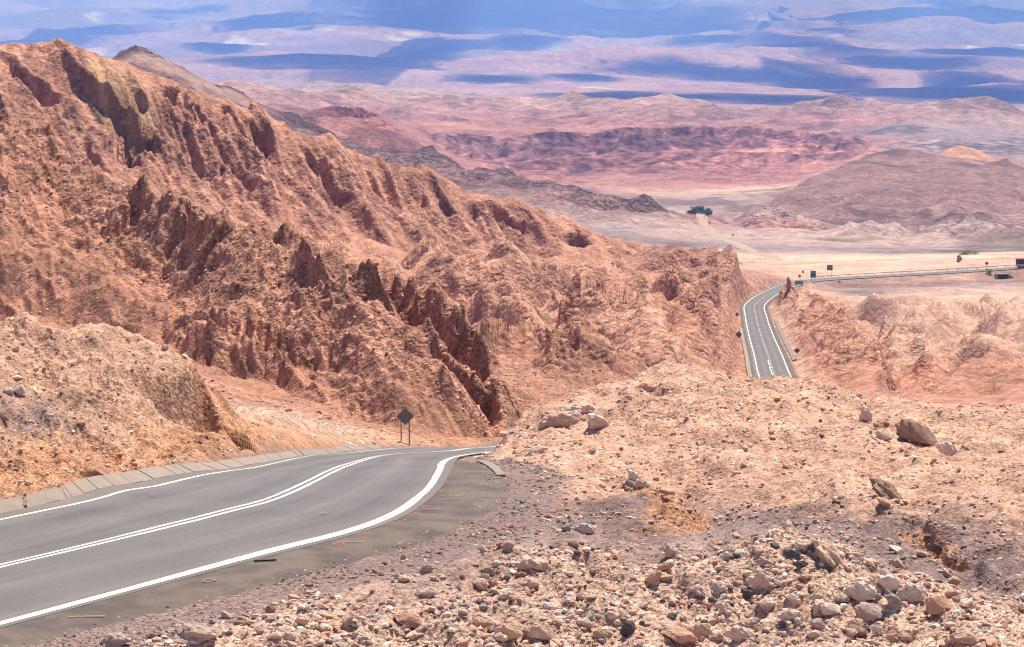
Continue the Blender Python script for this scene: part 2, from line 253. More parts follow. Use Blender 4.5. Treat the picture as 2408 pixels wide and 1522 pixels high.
FAULTS = [([(290, 915), (345, 892), (400, 892), (440, 898), (468, 908)], (62, 82), 1.5, 3.4), ([(20, 738), (60, 742), (110, 752)], (66, 80), .5, 1.2),
 ([(136, 92), (165, 128), (205, 172), (262, 216), (322, 252), (358, 286)], (780, 885), 8, 17),
 ([(-40, 112), (10, 130), (55, 152), (100, 182), (152, 212)], (780, 885), 5, 16),
 ([(-30, 235), (0, 240), (40, 275)], (760, 870), 6, 20),
 ([(268, 296), (300, 302), (325, 340), (338, 372)], (740, 860), 8, 16),
 ([(425, 262), (450, 262), (480, 290), (520, 330)], (780, 900), 6, 14),
 ([(300, 205), (330, 218), (350, 236), (370, 246)], (800, 890), 6, 18), ([(385, 188), (402, 198), (425, 215)], (800, 900), 7, 18),
 ([(520, 240), (545, 270), (580, 320), (610, 350)], (800, 915), 6, 14), ([(560, 245), (600, 300), (640, 352), (655, 370)], (800, 920), 6, 14),
 ([(340, 288), (352, 310), (372, 345)], (760, 860), 5, 14), ([(505, 355), (530, 372), (545, 400)], (760, 900), 8, 18),
 ([(700, 320), (740, 350), (790, 400)], (820, 945), 5, 14), ([(860, 372), (900, 420), (940, 470)], (850, 965), 5, 14),
 ([(1010, 395), (1040, 440), (1085, 500)], (870, 985), 5, 14), ([(990, 400), (1000, 430), (1010, 460)], (870, 985), 8, 16),
 ([(1150, 470), (1190, 510), (1240, 560)], (880, 1005), 6, 14), ([(1240, 490), (1270, 530), (1330, 590)], (900, 1020), 10, 20),
 ([(1320, 520), (1360, 550), (1420, 600)], (920, 1040), 6, 14), ([(200, 300), (230, 340), (260, 385)], (760, 850), 6, 18),
 ([(530, 522), (537, 545), (552, 566)], (198, 216), 3, 5), ([(680, 590), (730, 592), (760, 625), (785, 652)], (186, 206), 2.2, 5),
 ([(865, 625), (890, 655), (925, 700)], (178, 197), 1.8, 4), ([(1000, 765), (1050, 832), (1110, 858), (1180, 930)], (170, 187), 3, 6),
 ([(300, 438), (330, 450), (360, 480)], (218, 236), 1.6, 5), ([(400, 468), (440, 500), (520, 525)], (206, 226), 2, 5),
 ([(1040, 765), (1055, 790), (1070, 815)], (182, 206), 2, 5), ([(1200, 800), (1225, 810), (1240, 850)], (180, 200), 2, 4),
 ([(1180, 900), (1200, 940), (1225, 985)], (172, 189), 3, 5),
 ([(1528, 1195), (1580, 1180), (1640, 1205)], (46, 55), .28, 1.4), ([(2075, 1208), (2140, 1228), (2210, 1275), (2280, 1320), (2360, 1350)], (44, 54), .24, 1.5),
 ([(1655, 1180), (1700, 1200), (1770, 1240)], (48, 56), .25, .9),
 ([(2040, 808), (2058, 812), (2074, 850)], (470, 560), 5, 9), ([(2076, 830), (2082, 880), (2088, 930)], (400, 510), 8, 12),
 ([(1852, 672), (1856, 690), (1858, 706)], (760, 850), 7, 10),
 ([(980, 312), (1100, 313), (1160, 322)], (3900, 4180), 12, 90), ([(1195, 320), (1300, 313), (1400, 313), (1460, 305)], (3900, 4180), 12, 90), ([(1465, 305), (1530, 300), (1620, 302), (1720, 301)], (3900, 4180), 12, 80), ([(1725, 301), (1850, 306), (1950, 315)], (3850, 4150), 10, 80), ([(1280, 450), (1400, 470), (1480, 475), (1530, 486)], (1840, 2030), 16, 60), ([(760, 256), (850, 256), (900, 275)], (2850, 3050), 14, 60)]

# ------------------------------------------------------------------ relax the survey lines into a height field
U0, U1, L0, L1 = -.36, .36, math.log(22), math.log(70000)
NU, NL = 721, 901
LATERAL = 3.0
def solve():
    acc = np.zeros((NL, NU, 6)); cnt = np.zeros((NL, NU))
    for pts, col, rough, fin in CUR:
        uL = np.array([(ray(x, y)[0], math.log(Y), ray(x, y)[1] * Y) for x, y, Y in pts])
        gu = (uL[:, 0] - U0) / (U1 - U0) * (NU - 1); gl = (uL[:, 1] - L0) / (L1 - L0) * (NL - 1)
        for k in range(len(pts) - 1):
            n = int(2 * max(abs(gu[k + 1] - gu[k]), abs(gl[k + 1] - gl[k]))) + 2
            w = np.linspace(0, 1, n)
            a = gu[k] + (gu[k + 1] - gu[k]) * w; b = gl[k] + (gl[k + 1] - gl[k]) * w
            z = uL[k, 2] + (uL[k + 1, 2] - uL[k, 2]) * w
            i = np.rint(a).astype(int); j = np.rint(b).astype(int)
            ok = (i >= 0) & (i < NU) & (j >= 0) & (j < NL)
            v = np.empty((n, 6)); v[:, 0] = z; v[:, 1:4] = col; v[:, 4] = rough; v[:, 5] = fin
            np.add.at(acc, (j[ok], i[ok]), v[ok]); np.add.at(cnt, (j[ok], i[ok]), 1)
    levels = [(acc, cnt)]
    while min(levels[-1][1].shape) > 12:
        a, c = levels[-1]; h, w = c.shape; h2, w2 = (h + 1) // 2, (w + 1) // 2
        A = np.zeros((h2 * 2, w2 * 2, 6)); Cc = np.zeros((h2 * 2, w2 * 2)); A[:h, :w] = a; Cc[:h, :w] = c
        levels.append((A.reshape(h2, 2, w2, 2, 6).sum((1, 3)), Cc.reshape(h2, 2, w2, 2).sum((1, 3))))
    du = (U1 - U0) / (NU - 1) * LATERAL; dl = (L1 - L0) / (NL - 1)
    wu, wl = 1 / du**2, 1 / dl**2; s = wu + wl; wu /= 2 * s; wl /= 2 * s
    f = None
    for lv in range(len(levels) - 1, -1, -1):
        a, c = levels[lv]; m = c > 0
        fixed = a[m] / c[m][:, None]
        if f is None:
            f = np.zeros(a.shape) + fixed.mean(0)
        else:
            h, w = c.shape; f = np.repeat(np.repeat(f, 2, 0), 2, 1)[:h, :w]
        f[m] = fixed
        for it in range(400 if lv > 2 else (160 if lv > 0 else 90)):
            p = np.pad(f, ((1, 1), (1, 1), (0, 0)), 'edge')
            f = wu * (p[1:-1, :-2] + p[1:-1, 2:]) + wl * (p[:-2, 1:-1] + p[2:, 1:-1])
            f[m] = fixed
    return f
F = solve().astype(np.float32)
print("solved", time.time() - T0)

def sample(u, L):
    gu = np.clip((u - U0) / (U1 - U0) * (NU - 1), 0, NU - 1.001); gl = np.clip((L - L0) / (L1 - L0) * (NL - 1), 0, NL - 1.001)
    i = gu.astype(int); j = gl.astype(int); a = (gu - i)[..., None]; b = (gl - j)[..., None]
    return (F[j, i] * (1 - a) + F[j, i + 1] * a) * (1 - b) + (F[j + 1, i] * (1 - a) + F[j + 1, i + 1] * a) * b

NC = 1340; NRW = 1900
uc = np.r_[np.linspace(-.34, -.245, 50)[:-1], np.linspace(-.245, .245, NC - 98), np.linspace(.245, .34, 50)[1:]]
NC = len(uc)
LF = np.linspace(math.log(27), L1 - .001, 3200)
base = sample(np.broadcast_to(uc[None, :], (len(LF), NC)), np.broadcast_to(LF[:, None], (len(LF), NC)))[..., 0]
tanv = base / np.exp(LF)[:, None]
tmax = np.maximum.accumulate(tanv, 0)
vis = tanv > tmax - .0012
dt = np.abs(np.diff(tanv, axis=0, prepend=tanv[:1])) * 2309
wgt = np.where(vis, dt, dt * .25) + .10
inframe = (tanv < .035) & (tanv > -.27)
wgt = np.where(inframe, wgt, wgt * .3)
ker = np.ones(25) / 25
wgt = np.apply_along_axis(lambda r: np.convolve(np.pad(r, 12, 'edge'), ker, 'valid'), 1, wgt)
wgt = np.apply_along_axis(lambda r: np.convolve(np.pad(r, 12, 'edge'), ker, 'valid'), 0, wgt)
cs = np.cumsum(wgt, 0); cs = (cs - cs[0]) / (cs[-1] - cs[0])
tt = np.linspace(0, 1, NRW)
LL = np.empty((NRW, NC))
for i in range(NC): LL[:, i] = np.interp(tt, cs[:, i], LF)
UU = np.broadcast_to(uc[None, :], LL.shape)
Fs = sample(UU, LL)
Y = np.exp(LL); X = UU * Y; Z = Fs[..., 0].astype(float); COL = Fs[..., 1:4].astype(float); ROUGH = Fs[..., 4].astype(float); FIN = Fs[..., 5].astype(float)
print("grid", time.time() - T0, Y.shape)

# keep the roads clear: distance to the road band
roadd = np.full(Y.shape, 99.); roadz = np.zeros(Y.shape); roadside = np.zeros(Y.shape)
TG = np.gradient(RC, axis=0); TG[599] = TG[598]; TG[600] = TG[601]
step_ = np.r_[np.arange(0, 600, 2), np.arange(600, len(RC), 3)]
lats = np.linspace(-3, 3, 25)
SP = (RC[step_, None, :2] + RH[step_, None, :2] * lats[None, :, None]).reshape(-1, 2)
SR = np.repeat(step_, 25); SL = np.tile(np.abs(lats), len(step_))
flatY = Y.ravel(); flatX = X.ravel(); gy = 2.0
bk = (SP[:, 1] // gy).astype(int); so_ = np.argsort(bk, kind='stable'); bks = bk[so_]
order = np.argsort(flatY); ys = flatY[order]
perp = np.abs(TG[:, 0] * RH[:, 1] - TG[:, 1] * RH[:, 0]) / (np.hypot(TG[:, 0], TG[:, 1]) + 1e-9)
for b in range(14, 560):
    l_, h_ = np.searchsorted(bks, [b - 1, b + 2]); ks = so_[l_:h_]
    if len(ks) == 0: continue
    lo, hi = np.searchsorted(ys, [b * gy, (b + 1) * gy]); idx = order[lo:hi]
    idx = idx[(flatX[idx] > SP[ks, 0].min() - 1) & (flatX[idx] < SP[ks, 0].max() + 1)]
    for s in range(0, len(idx), 8000):
        ii = idx[s:s + 8000]
        d2 = np.hypot(flatX[ii, None] - SP[None, ks, 0], flatY[ii, None] - SP[None, ks, 1]) + .5 * SL[None, ks]
        k = SR[ks[d2.argmin(1)]]
        rx, ry = flatX[ii] - RC[k, 0], flatY[ii] - RC[k, 1]
        hx, hy_, tx, ty = RH[k, 0], RH[k, 1], TG[k, 0], TG[k, 1]; det = hx * ty - hy_ * tx
        lat = (rx * ty - ry * tx) / det; al = (hx * ry - hy_ * rx) / det; al = np.clip(al, -4, 4); lat = np.clip(lat, -3.2, 3.2)
        roadd.ravel()[ii] = (np.abs(lat) - 1) * perp[k]; roadside.ravel()[ii] = np.sign(lat)
        roadz.ravel()[ii] = RC[k, 2] + np.clip(lat, -1.7, 1.7) * RH[k, 2] + al * TG[k, 2]
print("road", time.time() - T0)
isnear = Y < 185
shoulder = np.where(roadside > 0, np.where(isnear, .75, 1.3), np.where(isnear, 2.75 - 2.3 * sstep(56, 68, Y), 1.6))
blendw = np.where(isnear, np.where(roadside > 0, 1.0, 1.6 - .7 * sstep(56, 68, Y)), 5.0)
clear = 1 - sstep(0, 1, (roadd - shoulder) / blendw)      # 1 on the road, 0 outside

rowstep = np.abs(np.gradient(Y, axis=0)) * .8
def band(lam, m=None):                          # only relief the mesh can carry
    q = lam / (rowstep if m is None else rowstep[m]); return sstep(2.2, 4.5, q)
# fractal relief, every octave limited to the distances where it can be seen
H = np.zeros(Y.shape)
lam = 0.14; k = 0
wx = X + .0; wy = Y + .0
while lam < 6000:
    r = lam / Y
    win = sstep(.0009, .0022, r) * (1 - sstep(.02, .055, r)) * band(lam)
    m = win > .001
    if m.any():
        x, y = wx[m] / lam, wy[m] / lam
        n = perlin(x + 13.7 * k, y - 7.1 * k, 3 + k)
        rg = 1 - np.abs(perlin(x * .8 - 5.3 * k, y * .8 + 3.9 * k, 40 + k)) * 2.4
        H[m] += win[m] * lam * ROUGH[m] * (.55 * n + .5 * (rg - .45)) * np.where(Y[m] > 8000, 1.3, 1.) * (1 - .45 * sstep(150, 400, Y[m]) * (r[m] < .006))
    lam *= 1.85; k += 1
# clods and blocks: domes in jittered cells, in proportion to how stony the ground is
def domes(x, y, seed):
    ix = np.floor(x).astype(np.int64); iy = np.floor(y).astype(np.int64); best = np.zeros(len(x))
    for dx in (-1, 0, 1):
        for dy in (-1, 0, 1):
            h = _hash(ix + dx, iy + dy, seed); h2 = _hash(ix + dx, iy + dy, seed + 1); h3 = _hash(ix + dx, iy + dy, seed + 2)
            px = ix + dx + h / 65536.; py = iy + dy + h2 / 65536.; r = .18 + .5 * (h3 / 65536.)**2.2
            asp = .7 + .6 * h / 65536.
            d2 = ((x - px) * asp)**2 + ((y - py) / asp)**2
            best = np.maximum(best, np.sqrt(np.maximum(r * r - d2, 0)) * (.8 + .5 * h2 / 65536.))
    return best
lam = .3; k = 0
while lam < 400:
    r = lam / Y
    win = sstep(.0024, .004, r) * (1 - np.where(Y > 1250, sstep(.006, .014, r), sstep(.010, .022, r))) * sstep(.06, .26, ROUGH) * band(lam * .6)
    m = win > .01
    if m.any():
        x, y = X[m] / lam, Y[m] / lam
        wp = perlin(x * 1.7, y * 1.7, 600 + k) * .35
        H[m] += win[m] * lam * np.where(Y[m] > 1250, .40, .62) * domes(x + wp, y - wp, 500 + 7 * k)
    lam *= 2.1; k += 1
# runnels washed down the loose slopes, towards the viewer and to the right
STR = np.zeros(Y.shape); lam = .5; k = 0
acr = X * .86 + Y * .5; alo = -X * .5 + Y * .86
while lam < 60:
    r = lam / Y; win = sstep(.0018, .003, r) * (1 - sstep(.0035, .008, r)) * ((Y > 92) & (Y < 1250)) * (1 - sstep(.16, .25, ROUGH)) * band(lam * .8); m = win > .01
    if m.any():
        q = perlin((acr[m] + perlin(X[m] / lam / 6, Y[m] / lam / 6, 800 + k) * lam * 1.2) / lam, alo[m] / lam / 9, 810 + k)
        STR[m] += win[m] * q; H[m] += win[m] * lam * .24 * (np.abs(q) * 1.6 - .4)
    lam *= 1.9; k += 1
# near ground: lumps and, on the cut bank, small flutes
m = Y < 95
x, y = X[m], Y[m]; u_ = x / y
g = sstep(33, 40, y) * sstep(1.5, 5, roadd[m]) * (1 - sstep(76, 88, y))
H[m] += g * (.42 * (1 - np.abs(perlin(x / 6.5, y / 8, 760)) * 2.4 - .35) + .22 * (1 - np.abs(perlin(x / 2.6, y / 3.2, 761)) * 2.4 - .35) + .10 * (1 - np.abs(perlin(x / 1.1, y / 1.3, 762)) * 2.4 - .35)) * np.where(u_ > .18, .8, 1)
g = (1 - sstep(-.125, -.10, u_)) * sstep(52, 57, y) * (1 - sstep(70, 76, y)) * sstep(.9, 2.5, roadd[m])
a = x * .92 + y * .38; w_ = perlin(x / 1.5, y / 1.5, 770) * .5
for pr, am in ((1.7, .5), (.75, .26), (.34, .11)): H[m] -= .6 * g * am * np.minimum(np.abs(perlin((a + w_) / pr, (y - x * .4) / pr / 3.5, 771)) * 2.4, 1)
# thin hard beds standing proud as broken ribs, all striking the same way
m = (Y > 180) & (Y < 1150) & (X / Y < .1) & (ROUGH > .10)
x, y = X[m], Y[m]; a = x * .93 + y * .37; l = -x * .37 + y * .93
for pr, am, k in ((26., 3.0, 0), (11., 1.5, 1), (4.6, .7, 2)):
    w_ = perlin(x / pr / 2.5, y / pr / 2.5, 780 + k) * .3
    ph = a / pr + w_; ph = ph - np.floor(ph); sel_ = sstep(.0, .35, perlin(l / pr / 2.6 + 3 * np.floor(a / pr + w_), a / pr / 6, 785 + k))
    rib = np.where(ph < .10, ph / .10, np.exp(-(ph - .10) * 9.))
    H[m] += am * rib * sel_ * band(pr * .3, m) * sstep(.10, .17, ROUGH[m]) * (1 - sstep(.02, .06, pr / y)) * sstep(4, 15, roadd[m])
# mirrored gullies on the hills either side of the distant road
m = (Y > 400) & (Y < 1000) & (X / Y > .03)
x, y = X[m], Y[m]; a = x * .93 - y * .37; l = x * .37 + y * .93; u_ = x / y
gate = sstep(400, 460, y) * (1 - sstep(900, 990, y)) * np.where(u_ > .1, .6, 1.) * sstep(.035, .055, u_) * sstep(.075, .125, ROUGH[m]) * sstep(3, 14, roadd[m])
warp = perlin(x / 60, y / 60, 741) * 9 + perlin(x / 18, y / 18, 742) * 2.5
for q, (pr, am) in enumerate(((27., 7.5), (13., 5.0), (6.2, 2.4))):
    n = np.abs(perlin((a + warp) / pr + 5 * q, (l + warp * .6) / pr / 4.5, 750 + q))
    H[m] -= gate * am * (np.minimum(n * 2.2, 1)**.8 - .5) * band(pr * .33, m)
# rills on the big gravel slope, parallel to its beds
m = (Y > 92) & (Y < 340) & (X / Y < .08)
x, y = X[m], Y[m]; a = x * .88 + y * .47; l = -x * .47 + y * .88
gate = sstep(130, 165, y) * (1 - sstep(300, 340, y)) * sstep(3, 12, roadd[m]); RIL = np.zeros(len(x))
warp = perlin(x / 14, y / 14, 751) * 2.4 + perlin(x / 5, y / 5, 752) * .6
for q, (pr, am) in enumerate(((9., 1.1), (4.2, 1.0), (2.0, .62), (.95, .28))):
    n = np.minimum(np.abs(perlin((a + warp) / pr + 5 * q, (l + warp * .6) / pr / 6, 755 + q)) * 2.2, 1)**.8
    g2 = np.clip(.5 + 1.3 * perlin(x / pr / 3, y / pr / 5, 765 + q), 0, 1.2)
    H[m] -= gate * am * (n - .5) * g2 * band(pr * .33, m); RIL += (.5 - n) * g2 * gate * (1, 1, .8, .6)[q]
RILM = np.zeros(Y.shape); RILM[m] = RIL
# rounded badland mounds
m = (Y > 300) & (Y < 1150)
x, y = X[m], Y[m]; u_ = x / y
amp = np.where(u_ > .03, sstep(440, 560, y), sstep(300, 380, y)) * sstep(5, 25, roadd[m]) * (1 - sstep(1000, 1120, y)) * (1 - .05 * sstep(.115, .14, u_)) * (1 - sstep(700, 820, y)) * (1 - .85 * sstep(.085, .12, ROUGH[m]) * (u_ > .09))
wx2 = perlin(x / 40, y / 40, 701) * 10
q1 = 1 - np.abs(perlin((x + wx2) / 44, (y - wx2) / 62, 702)) * 2.6; q2 = 1 - np.abs(perlin((x - wx2) / 19, (y + wx2) / 27, 703)) * 2.6; q3 = 1 - np.abs(perlin(x / 8.5, y / 12, 704)) * 2.6
sharp = lambda q: np.sign(q) * np.abs(q)**.8
H[m] += amp * (9.5 * sharp(q1 - .4) * band(30, m) + 5.0 * sharp(q2 - .4) * band(13, m) + 1.7 * (q3 - .4) * band(6, m))
# gullied spurs: sharp crests running down and to the right, cut into the slopes
m = (Y > 300) & (Y < 1180) & (X / Y < .09)
x, y = X[m], Y[m]; a = x * .9 + y * .45; l = -x * .45 + y * .9
gate = (1 - sstep(1090, 1170, y)) * (1 - sstep(.035 + .03 * sstep(500, 700, y), .065 + .02 * sstep(500, 700, y), x / y)) * sstep(300, 360, y) * sstep(5, 20, roadd[m]) * np.clip(.75 + 1.2 * perlin(x / 120, y / 120, 730), .25, 1.3) * (1 - .72 * (1 - sstep(-.19, -.145, x / y)) * sstep(720, 800, y))
warp = perlin(x / 80, y / 80, 731) * 13 + perlin(x / 22, y / 22, 732) * 3
for q, (pr, am) in enumerate(((52., 6.5), (25., 7.), (12., 4.3), (6., 2.1))):
    n = np.abs(perlin((a + warp) / pr + 5 * q, (l + warp * .6) / pr / 5.5, 740 + q))
    H[m] -= gate * am * (np.minimum(n * 2.2, 1)**.8 - .5) * band(pr * .33, m) * (.75 + .5 * FIN[m])
m = (Y > 4250) & (Y < 7600)
x, y = X[m], Y[m]; amp = sstep(4250, 4700, y) * (1 - sstep(6900, 7600, y))
wx2 = perlin(x / 500, y / 500, 711) * 150
q1 = 1 - np.abs(perlin((x + wx2) / 420, (y - wx2) / 600, 712)) * 2.4; q2 = 1 - np.abs(perlin((x - wx2) / 170, (y + wx2) / 260, 713)) * 2.4
H[m] += amp * (15 * (q1 - .45) + 6 * (q2 - .45))
m = (Y > 1480) & (Y < 3050)
x, y = X[m], Y[m]; u_ = x / y; rt = sstep(.06, .09, u_)
for sg, g_ in ((-1, sstep(.085, .105, u_)), (1, (1 - sstep(.03, .055, u_)) * .6)):
    for pr, am, k in ((190., 11., 0), (80., 8., 1), (34., 4.4, 2), (15., 2.0, 3)):
        a = x * .92 + sg * y * .38; l = -sg * x * .38 + y * .92
        w_ = perlin(x / pr / 2, y / pr / 2, 790 + k) * .4
        n = np.abs(perlin(a / pr + w_, l / pr / 4.2, 795 + k)); H[m] -= g_ * am * (np.minimum(n * 2.2, 1)**.8 - .45) * band(pr * .4, m) * np.clip(ROUGH[m] / .11, 0, 1.2)
# tilted strata: saw-toothed fins that run down the slopes, their steep sides facing left
m = FIN > .01
x, y = X[m], Y[m]; sc_ = np.clip(Y[m] / 900, .35, 3)
per = 34.
a = x * .90 + y * .45
wv = perlin(x / 110, y / 110, 77) * 16 + perlin(x / 30, y / 30, 78) * 4
fin = np.zeros(len(x))
for q, (pr, am, sd) in enumerate(((62., 15., 0), (27., 7.0, 5), (11., 2.4, 9))):
    ph = (a + wv * (1 if q == 0 else .6)) / pr + sd
    fr = ph - np.floor(ph); idp = np.floor(ph)
    saw = np.where(fr < .16, fr / .16, 1 - (fr - .16) / .84)
    gate = sstep(-.25, .35, perlin(x / (pr * 1.6) + idp * 3.1, y / (pr * 1.6), 90 + q))
    fin += am * saw * gate * band(pr * .35, m)
far_scale = np.where(Y[m] > 1250, 2.2, 1.)
H[m] += (fin - 8) * FIN[m] * .52 * far_scale
CR = np.array([(ray(x, y)[0], Yc) for x, y, Yc in [(-300, 120, 880), (0, 104, 880), (240, 130, 890), (430, 204, 908), (640, 269, 932), (830, 346, 955), (1000, 385, 980), (1200, 457, 1010), (1300, 501, 1030), (1400, 541, 1050), (1548, 593, 1090)]])
yc = np.interp((X / Y), CR[:, 0], CR[:, 1])
nearcrest = (1 - sstep(2, 24, np.abs(yc - Y))) * (X / Y < .066) * (Y > 780) * (Y < 1180)
H *= 1 - .66 * nearcrest * (1 - .45 * sstep(-.02, .02, X / Y))
H *= np.where((Y > 2350) & (Y < 4230), .5, 1.)
# broken scarps: the ground left and in front of each line has slipped down
def fault(pts, Yg, drop, fall, side=1):
    global H
    pl = []
    for x, y in pts:
        u, t = ray(x, y); yy = np.linspace(Yg[0], Yg[1], 400); z = sample(np.full(400, u), np.log(yy))[:, 0] - t * yy
        k = int(np.argmax(z > 0)) if (z > 0).any() else int(np.argmin(np.abs(z)))
        pl.append((u * yy[k], yy[k]))
    pl = np.array(pl); n = len(pl)
    if pl[0, 0] > pl[-1, 0]: pl = pl[::-1]
    m = (Y > pl[:, 1].min() - fall * 1.3) & (Y < pl[:, 1].max() + fall * 1.3) & (X > pl[:, 0].min() - fall * 1.3) & (X < pl[:, 0].max() + fall * 1.3)
    x, y = X[m], Y[m]
    jx = perlin(x / (fall * .12), y / (fall * .12), 901) * fall * .02 + perlin(x / (fall * .45), y / (fall * .45), 902) * fall * .08
    x = x + jx; y = y + jx
    bd = np.full(len(x), 1e9); bs_ = np.zeros(len(x)); bt = np.zeros(len(x))
    for k in range(n - 1):
        a, b = pl[k], pl[k + 1]; d = b - a; l2 = (d * d).sum() + 1e-9
        t = np.clip(((x - a[0]) * d[0] + (y - a[1]) * d[1]) / l2, 0, 1)
        qx = x - a[0] - t * d[0]; qy_ = y - a[1] - t * d[1]; dd = np.hypot(qx, qy_)
        sgn = np.sign(d[0] * qy_ - d[1] * qx)
        c = dd < bd; bd[c] = dd[c]; bs_[c] = sgn[c]; bt[c] = (k + t[c]) / (n - 1)
    taper = sstep(-.02, .45, bt) * (1 - sstep(.9, 1, bt)) * .9 + .1 * (bt > 0) * (bt < 1)
    lo = (bs_ < 0) if side > 0 else (bs_ > 0)
    e = np.where(lo, -drop * taper * sstep(0, np.maximum(fall * .10, 2.5 * rowstep[m]), bd) * (1 - sstep(fall * .25, fall, bd)), drop * .15 * taper * (1 - sstep(0, fall * .15, bd)))
    H[m] += e
for a in FAULTS: fault(*a)
H *= (1 - clear)
# long gentle swells on the far plain
m = Y > 9500
x, y = X[m], Y[m]
wfar = sstep(9500, 15000, y)
s = perlin(x / 5200 + 3, y / 4200, 201) * 120 + perlin(x / 2300, y / 2100, 202) * 45 + (1 - abs(perlin(x / 3600, y / 3000, 203)) * 2) * 60 + perlin(x / 1100, y / 900, 204) * 16
H[m] += 1.5 * s * wfar * np.clip(y / 26000, .3, 1.6)
Z = Z + H
under = np.where(isnear, .05, .25)
Z = Z * (1 - clear) + (roadz - under) * clear
# colours: surveyed tints broken up by patches of other ground, streaks, darker rill hollows
def blend(mask, col):
    global COL
    COL += (np.array(PAL[col])[None, None, :] - COL) * mask[..., None]
big = np.zeros(Y.shape); lam = .2; k = 0
while lam < 20000:
    r = lam / Y; win = sstep(.001, .003, r) * (1 - sstep(.05, .14, r)); m = win > .01
    if m.any(): big[m] += win[m] * perlin(X[m] / lam + 3 * k, Y[m] / lam, 300 + k)
    lam *= 2.; k += 1
COL *= (1 + .17 * big)[..., None] * (1 + .45 * STR + .16 * RILM)[..., None]
# the far desert: darker lava fields, pale pans
m = Y > 9500
x, y = X[m], Y[m]; q = perlin(x / 4200, y / 6500, 210) + .6 * perlin(x / 1700, y / 2400, 211) + .35 * perlin(x / 700, y / 1000, 212)
dk_ = sstep(.05, .35, q)[:, None] * .65; pn = sstep(.55, .75, perlin(x / 900, y / 1500, 213) + .3 * perlin(x / 300, y / 300, 214))[:, None]
cc = COL[m]; cc = cc * (1 - dk_) + np.array((.17, .12, .13)) * dk_; COL[m] = cc * (1 - pn) + np.array((.55, .42, .36)) * pn
m = (Y > 1250) & (Y < 9000)
x, y = X[m], Y[m]; q = perlin(x / 260, y / 520, 220) + .6 * perlin(x / 90, y / 160, 221) + .5 * perlin(x / 30, y / 50, 222)
COL[m] *= (1 - .42 * sstep(.1, .6, q))[:, None]
m = (Y > 3650) & (Y < 4230) & (X / Y > -.06)
x, y = X[m], Y[m]; q = perlin(x / 26, y / 60, 226) + .7 * perlin(x / 11, y / 26, 227); COL[m] *= (1 + .75 * np.clip(q, -.62, .9))[:, None]
# bedding in the brown hill on the right: pale and dark beds cropping out with height
zz = Z[m] + x * .10 + perlin(x / 90, y / 90, 223) * 9; bd_ = sstep(.2, .7, np.sin(zz / 3.3) * .6 + perlin(zz / 7, x / 400, 224))
hl = (x / y > .09) & (y > 1500) & (y < 3000); COL[m] *= np.where(hl, 1 + .9 * bd_ * sstep(-.1, .4, perlin(x / 200, y / 200, 225)), 1)[:, None]
edge = clear * (1 - (roadd < -50))
blend((1 - sstep(.2, .9, roadd - shoulder)) * np.where(isnear, .85, .5), 'gravel')
COL = np.clip(COL, .01, .9)
print("relief", time.time() - T0)

# ------------------------------------------------------------------ node helpers
def mat(name):
    m = bpy.data.materials.new(name); m.use_nodes = True
    return m, m.node_tree, m.node_tree.nodes['Principled BSDF']
def N(nt, t, **k):
    n = nt.nodes.new(t)
    for a, v in k.items():
        if a.startswith('i_'): n.inputs[a[2:].replace('_', ' ')].default_value = v
        else: setattr(n, a, v)
    return n
def math_(nt, op, a, b=None, clamp=False):
    n = nt.nodes.new('ShaderNodeMath'); n.operation = op; n.use_clamp = clamp
    for i, v in enumerate((a, b)):
        if v is None: continue
        if isinstance(v, (int, float)): n.inputs[i].default_value = v
        else: nt.links.new(v, n.inputs[i])
    return n.outputs[0]

